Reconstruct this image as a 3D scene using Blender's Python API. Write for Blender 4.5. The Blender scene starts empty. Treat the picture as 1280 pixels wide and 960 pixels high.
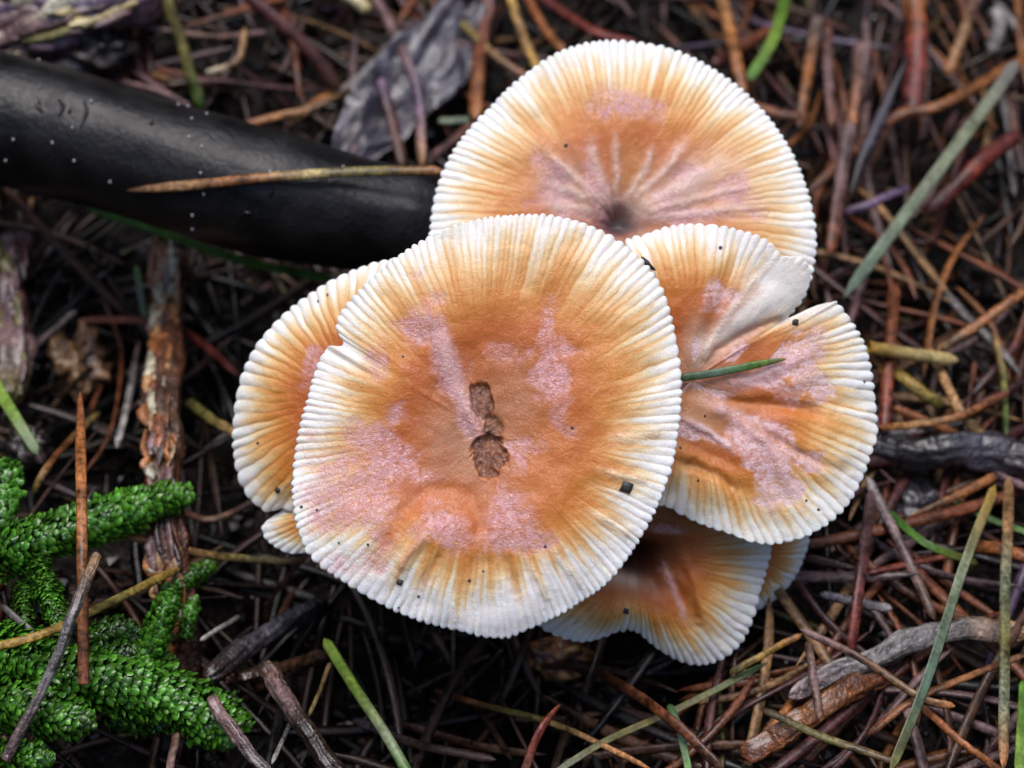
import bpy, math, random
import numpy as np
from mathutils import Vector, Matrix

# ------------------------------------------------------------------ camera, sky, sun, exposure
SC = bpy.context.scene
COL = SC.collection
R = math.radians
PITCH = R(55)                       # how far the lens looks down
FPX = 2286.0                        # focal length in photo pixels (1280 wide)
FW = np.array([0, math.cos(PITCH), -math.sin(PITCH)])
RT = np.array([1.0, 0, 0])
UP = np.array([0, math.sin(PITCH), math.cos(PITCH)])
CAM = np.array([0, 0, 0.042]) - 0.25 * FW

cd = bpy.data.cameras.new('camera')
cam = bpy.data.objects.new('camera', cd)
COL.objects.link(cam)
cam.location = CAM
cam.rotation_euler = (math.pi / 2 - PITCH, 0, 0)
cd.sensor_width = 36.0
cd.lens = 36.0 * FPX / 1280.0
cd.clip_start = 0.005
cd.clip_end = 100.0
cd.dof.use_dof = True
cd.dof.focus_distance = 0.248
cd.dof.aperture_fstop = (cd.lens * 1e-3) / 0.0042
SC.camera = cam

SUN_EL, SUN_AZ = 74.0, -15.0         # soft overcast light from above and behind the cluster
w = bpy.data.worlds.new('World')
SC.world = w
w.use_nodes = True
nt = w.node_tree
sky = nt.nodes.new('ShaderNodeTexSky')
sky.sky_type = 'NISHITA'
sky.sun_disc = False
sky.sun_elevation = R(SUN_EL)
sky.sun_rotation = R(SUN_AZ)
sky.dust_density = 3.0
bg = nt.nodes['Background']
bg.inputs['Strength'].default_value = 0.13
nt.links.new(sky.outputs['Color'], bg.inputs['Color'])

sd = bpy.data.lights.new('sun', 'SUN')
sd.energy = 1.35
sd.angle = R(38)
sd.color = (1.0, 0.965, 0.985)
sun = bpy.data.objects.new('sun', sd)
COL.objects.link(sun)
sdir = Vector((math.cos(R(SUN_EL)) * math.sin(R(SUN_AZ)), math.cos(R(SUN_EL)) * math.cos(R(SUN_AZ)), math.sin(R(SUN_EL))))
sun.rotation_euler = sdir.to_track_quat('Z', 'Y').to_euler()
sun.location = sdir * 2

SC.view_settings.view_transform = 'Standard'
SC.view_settings.look = 'None'
SC.view_settings.gamma = 1.0
SC.view_settings.use_curve_mapping = False
SC.view_settings.exposure = 0.58
SC.cycles.max_bounces = 4
SC.cycles.diffuse_bounces = 2
SC.cycles.glossy_bounces = 2

# ------------------------------------------------------------------ numeric helpers
rng = np.random.default_rng(7)
random.seed(7)
_TAB = np.random.default_rng(3).random((256, 256))


def vnoise(x, y):
    x = np.asarray(x, float); y = np.asarray(y, float)
    xi = np.floor(x).astype(int); yi = np.floor(y).astype(int)
    fx = x - xi; fy = y - yi
    fx = fx * fx * (3 - 2 * fx); fy = fy * fy * (3 - 2 * fy)
    a = _TAB[xi & 255, yi & 255]; b = _TAB[(xi + 1) & 255, yi & 255]
    c = _TAB[xi & 255, (yi + 1) & 255]; d = _TAB[(xi + 1) & 255, (yi + 1) & 255]
    return (a * (1 - fx) + b * fx) * (1 - fy) + (c * (1 - fx) + d * fx) * fy * 1.0


def fbm(x, y, o=4):
    s = 0; amp = 0.5; t = 0
    for i in range(o):
        s = s + amp * vnoise(x * 2 ** i + 17.3 * i, y * 2 ** i + 9.1 * i); t += amp; amp *= 0.5
    return s / t


def sst(a, b, x):
    t = np.clip((x - a) / (b - a), 0, 1)
    return t * t * (3 - 2 * t)


def gau(px, py, cx, cy, sx, sy, rot=0.0):
    c, s = math.cos(R(rot)), math.sin(R(rot))
    dx, dy = px - cx, py - cy
    u = c * dx + s * dy; v = -s * dx + c * dy
    return np.exp(-(u / sx) ** 2 - (v / sy) ** 2)


def P(px, py, d):
    """the point at view depth d behind a photo pixel"""
    px = np.asarray(px, float)[..., None]; py = np.asarray(py, float)[..., None]; d = np.asarray(d, float)[..., None]
    return CAM + d * (FW + RT * (px - 640) / FPX + UP * (480 - py) / FPX)


def pix(p):
    q = np.asarray(p, float) - CAM
    d = q @ FW
    return 640 + FPX * (q @ RT) / d, 480 - FPX * (q @ UP) / d, d


def terrain(x, y):
    """height of the forest floor in metres"""
    x = np.asarray(x, float); y = np.asarray(y, float)
    px, py, _ = pix(np.stack([x, y, np.zeros_like(x)], -1))
    z = 0.014 * gau(px, py, 120, 60, 330, 170) + 0.013 * gau(px, py, 60, 850, 190, 150)
    z = z - 0.020 * gau(px, py, 500, 800, 280, 140) - 0.017 * gau(px, py, 190, 440, 170, 130)
    z = z - 0.006 * gau(px, py, 640, 560, 260, 200)
    z = z + 0.007 * (fbm(x * 45 + 5, y * 45 + 3, 3) - 0.5) + 0.0035 * (fbm(x * 260, y * 260 + 40, 3) - 0.5)
    return z


def G(px, py, h):
    """the point behind a pixel that is h metres above the forest floor"""
    ray = FW + RT * (px - 640) / FPX + UP * (480 - py) / FPX
    d = 0.30
    for _ in range(14):
        p = CAM + ray * d
        z = float(terrain(p[0], p[1])) + h
        d = d + 0.8 * ((z - CAM[2]) / ray[2] - d)
    return CAM + ray * d


def smooth_path(pts, n):
    pts = np.asarray(pts, float)
    m = len(pts)
    if m == 2:
        t = np.linspace(0, 1, n)[:, None]
        return pts[0] * (1 - t) + pts[1] * t
    ext = np.vstack([2 * pts[0] - pts[1], pts, 2 * pts[-1] - pts[-2]])
    out = []
    for t in np.linspace(0, m - 1 - 1e-9, n):
        i = int(t); f = t - i
        a, b, c, d = ext[i], ext[i + 1], ext[i + 2], ext[i + 3]
        out.append(0.5 * (2 * b + (c - a) * f + (2 * a - 5 * b + 4 * c - d) * f ** 2 + (3 * b - 3 * c + d - a) * f ** 3))
    return np.array(out)


# ------------------------------------------------------------------ object helpers
def mesh_from(name, v, f, col=None, smooth=True, attrs=None):
    v = np.asarray(v, np.float32); f = np.asarray(f, np.int32)
    me = bpy.data.meshes.new(name)
    k = f.shape[1]
    me.vertices.add(len(v)); me.vertices.foreach_set('co', v.ravel())
    me.loops.add(f.size); me.loops.foreach_set('vertex_index', f.ravel())
    me.polygons.add(len(f))
    me.polygons.foreach_set('loop_start', np.arange(0, f.size, k, dtype=np.int32))
    me.polygons.foreach_set('loop_total', np.full(len(f), k, np.int32))
    me.polygons.foreach_set('use_smooth', np.full(len(f), smooth))
    if col is not None:
        a = me.attributes.new('pigment', 'FLOAT_COLOR', 'POINT')
        c4 = np.ones((len(v), 4), np.float32); c4[:, :3] = np.clip(col, 0, 1)
        a.data.foreach_set('color', c4.ravel())
    for nme, val in (attrs or {}).items():
        a = me.attributes.new(nme, 'FLOAT', 'POINT')
        a.data.foreach_set('value', np.asarray(val, np.float32).ravel())
    me.update(calc_edges=True)
    me.validate()
    return me


def link(name, me, mat=None, parent=None):
    o = bpy.data.objects.new(name, me)
    if mat is not None and not me.materials:
        me.materials.append(mat)
    COL.objects.link(o)
    if parent is not None:
        o.parent = parent
    return o


def tag(o, label, cat, group=None, kind=None):
    if label: o['label'] = label
    if cat: o['category'] = cat
    if group: o['group'] = group
    if kind: o['kind'] = kind
    return o


def empty(name, loc):
    o = bpy.data.objects.new(name, None)
    o.empty_display_size = 0.005
    o.location = loc
    COL.objects.link(o)
    return o


def center(me, loc):
    """shift mesh data so that its object can stand at loc"""
    n = len(me.vertices)
    a = np.empty(n * 3, np.float32); me.vertices.foreach_get('co', a)
    a = a.reshape(-1, 3) - np.asarray(loc, np.float32)
    me.vertices.foreach_set('co', a.ravel()); me.update()


def put(name, me, mat, loc):
    center(me, loc)
    o = link(name, me, mat)
    o.location = loc
    return o


def grid_faces(n, m, closed=True):
    """n rings of m points"""
    i = np.arange(n - 1)[:, None]; j = np.arange(m if closed else m - 1)[None, :]
    j2 = (j + 1) % m
    f = np.stack([i * m + j, i * m + j2, (i + 1) * m + j2, (i + 1) * m + j], -1)
    return f.reshape(-1, 4)


def tube(path, rad, sides=8, flat=1.0, ref=None, rough=0.0, freq=300.0, seed=0.0, roll=0.0, keel=0.0, grain=0.0):
    """verts, faces, t for a tube; flat < 1 squashes it, keel folds it like a blade"""
    path = np.asarray(path, float); n = len(path)
    rad = np.asarray(rad, float) * np.ones(n)
    tan = np.gradient(path, axis=0); tan /= np.linalg.norm(tan, axis=1)[:, None] + 1e-12
    ref = np.array([0, -0.35, 0.94]) if ref is None else np.asarray(ref, float)
    side = np.cross(tan, ref); side /= np.linalg.norm(side, axis=1)[:, None] + 1e-12
    nor = np.cross(side, tan)
    if roll:
        c, s = math.cos(roll), math.sin(roll)
        side, nor = side * c + nor * s, nor * c - side * s
    a = np.arange(sides) / sides * 2 * math.pi
    ca, sa = np.cos(a)[None, :, None], np.sin(a)[None, :, None]
    rr = rad[:, None, None] * np.ones((1, sides, 1))
    if rough:
        arc = np.concatenate([[0], np.cumsum(np.linalg.norm(np.diff(path, axis=0), axis=1))])
        q = fbm(arc[:, None] * freq + seed, np.cos(a)[None, :] * 1.7 + seed * 3 + 5, 4) + fbm(arc[:, None] * freq + seed, np.sin(a)[None, :] * 1.7 + seed * 5 + 40, 4) - 1
        rr = rr * (1 + rough * q[..., None] * 2)
        if grain:
            g_ = fbm(arc[:, None] * freq * 0.6 + seed * 2 + 3, a[None, :] * 3.2 + seed, 3) - 0.5
            rr = rr * (1 + grain * 2 * np.sign(g_) * np.abs(g_ * 2)[...] ** 0.7)[..., None]
    v = path[:, None, :] + side[:, None, :] * rr * ca + nor[:, None, :] * (rr * sa * flat + rr * keel * np.abs(ca))
    t = np.repeat(np.linspace(0, 1, n), sides)
    return v.reshape(-1, 3), grid_faces(n, sides), t


def taper(n, a=0.12, b=0.12, ea=0.08, eb=0.08):
    t = np.linspace(0, 1, n)
    q = np.ones(n)
    if a > 0: q = np.minimum(q, ea + (1 - ea) * np.sqrt(np.clip(t / a, 0, 1)))
    if b > 0: q = np.minimum(q, eb + (1 - eb) * np.sqrt(np.clip((1 - t) / b, 0, 1)))
    return q


# ------------------------------------------------------------------ materials
def mat_new(name):
    m = bpy.data.materials.new(name); m.use_nodes = True
    t = m.node_tree
    return m, t, t.nodes['Principled BSDF']


def N(t, kind, **kw):
    n = t.nodes.new(kind)
    for k, v in kw.items():
        if k in n.inputs: n.inputs[k].default_value = v
        else: setattr(n, k, v)
    return n


def litter_material(name, rough=(0.3, 0.6), spec=0.5, bump=0.35, scale=900.0, var=0.45, coat=0.0, stretch=None, sss=0.0, dist=0.0004):
    m, t, b = mat_new(name)
    at = N(t, 'ShaderNodeAttribute', attribute_name='pigment')
    tc = N(t, 'ShaderNodeTexCoord')
    no = N(t, 'ShaderNodeTexNoise', Scale=scale, Detail=3.0, Roughness=0.65)
    t.links.new(tc.outputs['Object'], no.inputs['Vector'])
    no2 = N(t, 'ShaderNodeTexNoise', Scale=scale * 0.22, Detail=2.0)
    t.links.new(tc.outputs['Object'], no2.inputs['Vector'])
    mr = N(t, 'ShaderNodeMapRange'); mr.inputs[1].default_value = 0.3; mr.inputs[2].default_value = 0.7
    mr.inputs[3].default_value = 1 - var; mr.inputs[4].default_value = 1 + var
    t.links.new(no.outputs['Fac'], mr.inputs[0])
    mr2 = N(t, 'ShaderNodeMapRange'); mr2.inputs[1].default_value = 0.3; mr2.inputs[2].default_value = 0.7
    mr2.inputs[3].default_value = 1 - var * .8; mr2.inputs[4].default_value = 1 + var * .8
    t.links.new(no2.outputs['Fac'], mr2.inputs[0])
    mu = N(t, 'ShaderNodeMath', operation='MULTIPLY')
    t.links.new(mr.outputs[0], mu.inputs[0]); t.links.new(mr2.outputs[0], mu.inputs[1])
    mx = N(t, 'ShaderNodeVectorMath', operation='SCALE')
    t.links.new(at.outputs['Color'], mx.inputs[0]); t.links.new(mu.outputs[0], mx.inputs['Scale'])
    t.links.new(mx.outputs[0], b.inputs['Base Color'])
    rr = N(t, 'ShaderNodeMapRange'); rr.inputs[1].default_value = 0.35; rr.inputs[2].default_value = 0.65
    rr.inputs[3].default_value = rough[0]; rr.inputs[4].default_value = rough[1]
    t.links.new(no2.outputs['Fac'], rr.inputs[0]); t.links.new(rr.outputs[0], b.inputs['Roughness'])
    b.inputs['Specular IOR Level'].default_value = spec
    b.inputs['Coat Weight'].default_value = coat
    b.inputs['Coat Roughness'].default_value = 0.15
    bp = N(t, 'ShaderNodeBump', Strength=bump, Distance=dist)
    if bump > 0:
        t.links.new(no.outputs['Fac'], bp.inputs['Height']); t.links.new(bp.outputs[0], b.inputs['Normal'])
    if sss:
        b.inputs['Subsurface Weight'].default_value = sss
        b.inputs['Subsurface Radius'].default_value = (0.6, 1.0, 0.3)
        b.inputs['Subsurface Scale'].default_value = 0.0006
    return m


M_NEEDLE = litter_material('wet_needle', (0.22, 0.5), 0.3, 0.5, 1300, 0.75, 0.06, dist=0.0002)
M_GRASS = litter_material('grass_blade', (0.3, 0.45), 0.4, 0.25, 1200, 0.4, 0.1, sss=0.0, dist=0.0002)
M_TWIG = litter_material('wet_bark', (0.15, 0.5), 0.6, 0.9, 900, 0.6, 0.5, dist=0.0007)
M_SOIL = litter_material('humus', (0.25, 0.8), 0.2, 1.0, 500, 0.6, 0.0, dist=0.0015)
M_CRUMB = litter_material('humus_crumb', (0.12, 0.6), 0.4, 0.0, 700, 0.6)
M_MOSS = litter_material('moss_leaf', (0.2, 0.4), 0.45, 0.0, 1600, 0.3, 0.2, sss=0.0, dist=0.0002)
M_SPECK = litter_material('soil_grain', (0.3, 0.6), 0.5, 0.6, 2500, 0.4, dist=0.0002)


def cap_material():
    m, t, b = mat_new('mushroom_cap')
    at = N(t, 'ShaderNodeAttribute', attribute_name='pigment')
    bl = N(t, 'ShaderNodeAttribute', attribute_name='bloom_sheen')
    tc = N(t, 'ShaderNodeTexCoord')
    fine = N(t, 'ShaderNodeTexNoise', Scale=3500.0, Detail=4.0, Roughness=0.6)
    crk = N(t, 'ShaderNodeTexNoise', Scale=1900.0, Detail=3.0, Roughness=0.6, Distortion=1.2)
    for n in (fine, crk): t.links.new(tc.outputs['Object'], n.inputs['Vector'])
    mr = N(t, 'ShaderNodeMapRange'); mr.inputs[1].default_value = 0.3; mr.inputs[2].default_value = 0.7
    mr.inputs[3].default_value = 0.93; mr.inputs[4].default_value = 1.07
    t.links.new(fine.outputs['Fac'], mr.inputs[0])
    mx = N(t, 'ShaderNodeVectorMath', operation='SCALE')
    t.links.new(at.outputs['Color'], mx.inputs[0]); t.links.new(mr.outputs[0], mx.inputs['Scale'])
    t.links.new(mx.outputs[0], b.inputs['Base Color'])
    # the bloom mask: crackled gloss over lilac with sky sheen painted in
    h = N(t, 'ShaderNodeMath', operation='MULTIPLY')
    t.links.new(crk.outputs['Fac'], h.inputs[0])
    bs = N(t, 'ShaderNodeMapRange'); bs.inputs[3].default_value = 0.35; bs.inputs[4].default_value = 1.0
    t.links.new(bl.outputs['Fac'], bs.inputs[0]); t.links.new(bs.outputs[0], h.inputs[1])
    bp = N(t, 'ShaderNodeBump', Strength=1.0, Distance=0.00036)
    t.links.new(h.outputs[0], bp.inputs['Height']); t.links.new(bp.outputs[0], b.inputs['Normal'])
    t.links.new(bp.outputs[0], b.inputs['Coat Normal'])
    rr = N(t, 'ShaderNodeMapRange'); rr.inputs[3].default_value = 0.42; rr.inputs[4].default_value = 0.30
    t.links.new(bl.outputs['Fac'], rr.inputs[0]); t.links.new(rr.outputs[0], b.inputs['Roughness'])
    b.inputs['Specular IOR Level'].default_value = 0.5
    cw = N(t, 'ShaderNodeMapRange'); cw.inputs[3].default_value = 0.08; cw.inputs[4].default_value = 0.8
    t.links.new(bl.outputs['Fac'], cw.inputs[0]); t.links.new(cw.outputs[0], b.inputs['Coat Weight'])
    b.inputs['Coat Roughness'].default_value = 0.12
    b.inputs['Subsurface Weight'].default_value = 0.65
    b.inputs['Subsurface Radius'].default_value = (1.0, 0.6, 0.35)
    b.inputs['Subsurface Scale'].default_value = 0.0010
    return m


m, t, b = mat_new('blocker_leaf')
at = N(t, 'ShaderNodeAttribute', attribute_name='pigment')
t.links.new(at.outputs['Color'], b.inputs['Base Color']); b.inputs['Roughness'].default_value = 0.6
M_BLOCKER = m
M_CAP = cap_material()
M_FLESH = litter_material('mushroom_flesh', (0.5, 0.7), 0.4, 0.3, 900, 0.08, sss=0.0)


def branch_material():
    m, t, b = mat_new('wet_black_branch')
    tc = N(t, 'ShaderNodeTexCoord')
    n1 = N(t, 'ShaderNodeTexNoise', Scale=1100.0, Detail=4.0, Roughness=0.6)
    n2 = N(t, 'ShaderNodeTexNoise', Scale=120.0, Detail=4.0, Roughness=0.6)
    for n in (n1, n2): t.links.new(tc.outputs['Object'], n.inputs['Vector'])
    cr = N(t, 'ShaderNodeValToRGB')
    cr.color_ramp.elements[0].position = 0.35; cr.color_ramp.elements[0].color = (0.004, 0.004, 0.0045, 1)
    cr.color_ramp.elements[1].position = 0.75; cr.color_ramp.elements[1].color = (0.016, 0.015, 0.015, 1)
    t.links.new(n2.outputs['Fac'], cr.inputs[0]); t.links.new(cr.outputs[0], b.inputs['Base Color'])
    rr = N(t, 'ShaderNodeMapRange'); rr.inputs[1].default_value = 0.3; rr.inputs[2].default_value = 0.7
    rr.inputs[3].default_value = 0.28; rr.inputs[4].default_value = 0.5
    t.links.new(n2.outputs['Fac'], rr.inputs[0]); t.links.new(rr.outputs[0], b.inputs['Roughness'])
    ad = N(t, 'ShaderNodeMath', operation='MULTIPLY_ADD')
    ad.inputs[1].default_value = 3.0
    t.links.new(n2.outputs['Fac'], ad.inputs[0]); t.links.new(n1.outputs['Fac'], ad.inputs[2])
    bp = N(t, 'ShaderNodeBump', Strength=0.6, Distance=0.00025)
    t.links.new(ad.outputs[0], bp.inputs['Height']); t.links.new(bp.outputs[0], b.inputs['Normal'])
    b.inputs['Specular IOR Level'].default_value = 0.34
    return m


M_BRANCH = branch_material()
m, t, b = mat_new('water_bead')
b.inputs['Base Color'].default_value = (0.75, 0.78, 0.8, 1); b.inputs['Roughness'].default_value = 0.05
b.inputs['Specular IOR Level'].default_value = 0.8; b.inputs['Coat Weight'].default_value = 1.0
M_BEAD = m

# ------------------------------------------------------------------ the forest floor
def axis(lo, hi, step, far):
    c = np.arange(lo, hi, step)
    g = step * 1.5 ** np.arange(1, 40)
    a = np.cumsum(g); a = a[a < far]
    return np.concatenate([lo - a[::-1], c, hi - step + a])


xs = axis(-0.14, 0.14, 0.0011, 30.0); ys = axis(-0.11, 0.24, 0.0011, 30.0)
gx, gy = np.meshgrid(xs, ys)
near = (np.abs(gx) < 0.4) & (np.abs(gy) < 0.5)
gz = np.where(near, terrain(np.clip(gx, -.5, .5), np.clip(gy, -.13, .5)), 0.0)
gz = gz - 0.006 + 0.0022 * np.where(near, fbm(gx * 700, gy * 700, 3) - 0.5, 0)
n_, m_ = gx.shape
tone = fbm(gx * 90, gy * 90, 4)[..., None]
gc = (np.array([0.005, 0.004, 0.0035]) * (1 - tone) + np.array([0.02, 0.013, 0.010]) * tone).reshape(-1, 3)
me = mesh_from('ground', np.stack([gx, gy, gz], -1).reshape(-1, 3), grid_faces(n_, m_, False), gc)
tag(link('ground', me, M_SOIL), None, None, kind='structure')

# ring of loose leaves added out of view to shut out the low sky
rw = np.random.default_rng(77)
nq = 14000
wa = rw.uniform(0, 2 * math.pi, nq); wr = rw.uniform(0.9, 2.4, nq); wz = rw.uniform(0.0, 1.0, nq) * (0.55 * wr + 0.2)
wc = np.stack([wr * np.cos(wa), wr * np.sin(wa), wz], -1)
e1 = rw.normal(0, 1, (nq, 3)); e1 /= np.linalg.norm(e1, axis=1)[:, None]
e2 = np.cross(e1, rw.normal(0, 1, (nq, 3))); e2 /= np.linalg.norm(e2, axis=1)[:, None]
sz = rw.uniform(0.04, 0.11, nq)[:, None]
wv_ = np.stack([wc - e1 * sz, wc + e2 * sz * .45, wc + e1 * sz, wc - e2 * sz * .45], 1).reshape(-1, 3)
wcol = np.repeat(np.array([[0.03, 0.06, 0.015], [0.05, 0.075, 0.02], [0.05, 0.035, 0.02]])[rw.choice(3, nq, p=[.5, .25, .25])], 4, 0)
tag(link('sky_blocker', mesh_from('sky_blocker', wv_, np.arange(nq * 4).reshape(-1, 4), wcol, smooth=False), M_BLOCKER),
    'dark green undergrowth of loose leaves added out of view to shut out the low sky', 'blocker', kind='stuff')

# colours of dead needles and straw
PAL = {
    'rust': (0.20, 0.062, 0.025), 'orange': (0.36, 0.135, 0.04), 'tan': (0.36, 0.20, 0.085), 'mauve': (0.20, 0.12, 0.115),
    'maroon': (0.10, 0.032, 0.03), 'brown': (0.11, 0.052, 0.028), 'grey': (0.23, 0.21, 0.20), 'olive': (0.16, 0.14, 0.04),
    'black': (0.018, 0.016, 0.016), 'straw': (0.42, 0.33, 0.14), 'umber': (0.045, 0.026, 0.018), 'green': (0.07, 0.17, 0.02),
    'sage': (0.20, 0.23, 0.14), 'lime': (0.20, 0.32, 0.05), 'pale': (0.50, 0.46, 0.33), 'slate': (0.07, 0.065, 0.085),
    'red': (0.22, 0.04, 0.025), 'violet': (0.17, 0.11, 0.19), 'white': (0.6, 0.58, 0.52), 'dgreen': (0.03, 0.085, 0.012),
    'yellow': (0.42, 0.26, 0.05), 'teal': (0.09, 0.15, 0.10),
}


def colour_at(cols, t):
    c = np.array([PAL[k] for k in cols]); k = len(c)
    if k == 1: return np.repeat(c, len(t), 0)
    u = np.clip(t, 0, 1) * (k - 1)
    return np.stack([np.interp(u, np.arange(k), c[:, i]) for i in range(3)], -1)


# ---- deep litter that nobody could count: one mass of needles and one of crumbs
def needle_mass(n, xr, yr, lo, hi, lift, seed, dark=False):
    r = np.random.default_rng(seed)
    cx = r.uniform(*xr, n); cy = r.uniform(*yr, n)
    px, py, _ = pix(np.stack([cx, cy, np.zeros(n)], -1))
    yaw = r.uniform(0, math.pi, n)
    steep = (px > 900) & (py < 520) & (r.random(n) < 0.65)
    yaw = np.where(steep, r.normal(1.45, 0.38, n), yaw)
    L = r.uniform(lo, hi, n) * r.uniform(0.5, 1, n)
    rad = r.uniform(0.00030, 0.00085, n)
    S, K = 7, 5
    tt = np.linspace(-0.5, 0.5, S)
    bend = r.normal(0, 0.10, n)
    dx, dy = np.cos(yaw), np.sin(yaw)
    x = cx[:, None] + L[:, None] * (tt * dx[:, None] - bend[:, None] * (tt ** 2) * dy[:, None] * 2)
    y = cy[:, None] + L[:, None] * (tt * dy[:, None] + bend[:, None] * (tt ** 2) * dx[:, None] * 2)
    e0 = terrain(x[:, 0], y[:, 0]); e1 = terrain(x[:, -1], y[:, -1]); em = terrain(cx, cy)
    off = r.uniform(*lift, n)
    z = np.maximum((e0[:, None] * (0.5 - tt) + e1[:, None] * (0.5 + tt)), (em - 0.002)[:, None]) + off[:, None] + r.normal(0, 0.0022, n)[:, None] * tt * 2
    path = np.stack([x, y, z], -1)
    tan = np.gradient(path, axis=1); tan /= np.linalg.norm(tan, axis=2)[..., None]
    side = np.cross(tan, np.array([0, 0, 1.0])); side /= np.linalg.norm(side, axis=2)[..., None]
    nor = np.cross(side, tan)
    tp = np.clip(1.0 - np.abs(tt * 2) ** 5 * 0.75, 0.1, 1)
    a = np.arange(K) / K * 2 * math.pi
    rr = rad[:, None, None, None] * tp[None, :, None, None]
    v = path[:, :, None, :] + rr * (side[:, :, None, :] * np.cos(a)[None, None, :, None] * 1.25 + nor[:, :, None, :] * np.sin(a)[None, None, :, None] * 0.8)
    keys = ['rust', 'orange', 'tan', 'mauve', 'maroon', 'brown', 'grey', 'olive', 'black', 'umber', 'violet']
    pr = np.array([.16, .07, .08, .11, .12, .20, .05, .04, .07, .08, .02])
    base = np.array([PAL[k] for k in keys])[r.choice(len(keys), n, p=pr / pr.sum())]
    base = base * (0.06 + 0.50 * r.random(n) ** 1.5)[:, None]
    # shade of the wet hollow round and left of the cluster, painted into litter
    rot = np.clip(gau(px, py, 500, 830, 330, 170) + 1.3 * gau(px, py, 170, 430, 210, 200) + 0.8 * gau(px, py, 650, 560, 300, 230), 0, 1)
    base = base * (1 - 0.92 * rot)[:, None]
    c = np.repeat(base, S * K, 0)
    f0 = grid_faces(S, K)
    f = (f0[None] + (np.arange(n) * S * K)[:, None, None]).reshape(-1, 4)
    return v.reshape(-1, 3), f, c


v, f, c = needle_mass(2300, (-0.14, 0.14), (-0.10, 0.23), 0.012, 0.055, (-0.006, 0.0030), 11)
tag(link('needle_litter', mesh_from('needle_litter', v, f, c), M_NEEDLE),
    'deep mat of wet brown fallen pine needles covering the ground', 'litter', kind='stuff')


def crumbs(n, xr, yr, s0, s1, seed):
    r = np.random.default_rng(seed)
    ph = (1 + 5 ** .5) / 2
    iv = np.array([(-1, ph, 0), (1, ph, 0), (-1, -ph, 0), (1, -ph, 0), (0, -1, ph), (0, 1, ph), (0, -1, -ph), (0, 1, -ph), (ph, 0, -1), (ph, 0, 1), (-ph, 0, -1), (-ph, 0, 1)]) / 1.9
    fi = np.array([(0, 11, 5), (0, 5, 1), (0, 1, 7), (0, 7, 10), (0, 10, 11), (1, 5, 9), (5, 11, 4), (11, 10, 2), (10, 7, 6), (7, 1, 8), (3, 9, 4), (3, 4, 2), (3, 2, 6), (3, 6, 8), (3, 8, 9), (4, 9, 5), (2, 4, 11), (6, 2, 10), (8, 6, 7), (9, 8, 1)])
    q = r.normal(0, 1, (n, 3, 3)); q, _ = np.linalg.qr(q)
    sc = np.exp(r.uniform(math.log(s0), math.log(s1), n))[:, None] * r.uniform(0.35, 1.2, (n, 3))
    loc = np.stack([r.uniform(*xr, n), r.uniform(*yr, n), np.zeros(n)], -1)
    loc[:, 2] = terrain(loc[:, 0], loc[:, 1]) + r.uniform(-0.007, -0.001, n)
    vv = iv[None] * r.uniform(0.6, 1.3, (n, 12, 1)) * sc[:, None, :]
    vv = np.einsum('nij,nkj->nki', q, vv) + loc[:, None, :]
    f = (fi[None] + (np.arange(n) * 12)[:, None, None]).reshape(-1, 3)
    cc = np.array([(0.007, 0.006, 0.006), (0.018, 0.011, 0.008), (0.035, 0.02, 0.013), (0.03, 0.027, 0.032), (0.011, 0.009, 0.010)])[r.choice(5, n, p=[.35, .25, .12, .1, .18])]
    return vv.reshape(-1, 3), f, np.repeat(cc, 12, 0)


v, f, c = crumbs(7000, (-0.14, 0.14), (-0.10, 0.23), 0.0006, 0.0024, 5)
tag(link('humus_crumbs', mesh_from('humus_crumbs', v, f, c, smooth=False), M_CRUMB),
    'black crumbs of wet humus between the fallen needles', 'soil', kind='stuff')

# ------------------------------------------------------------------ mushrooms
ORANGE = [(0.0, (0.46, 0.195, 0.08)), (0.22, (0.50, 0.155, 0.038)), (0.48, (0.55, 0.150, 0.020)), (0.62, (0.66, 0.265, 0.048)),
          (0.73, (0.76, 0.44, 0.16)), (0.82, (0.82, 0.64, 0.38)), (0.89, (0.87, 0.82, 0.72)), (1.0, (0.89, 0.88, 0.86))]
LILAC = np.array([0.77, 0.43, 0.44])  # bloom tint, with the sky's sheen painted into the pigment


def ramp(stops, t):
    xs_ = [s[0] for s in stops]
    return np.stack([np.interp(t, xs_, [s[1][i] for s in stops]) for i in range(3)], -1)


CAPS = {}


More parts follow.
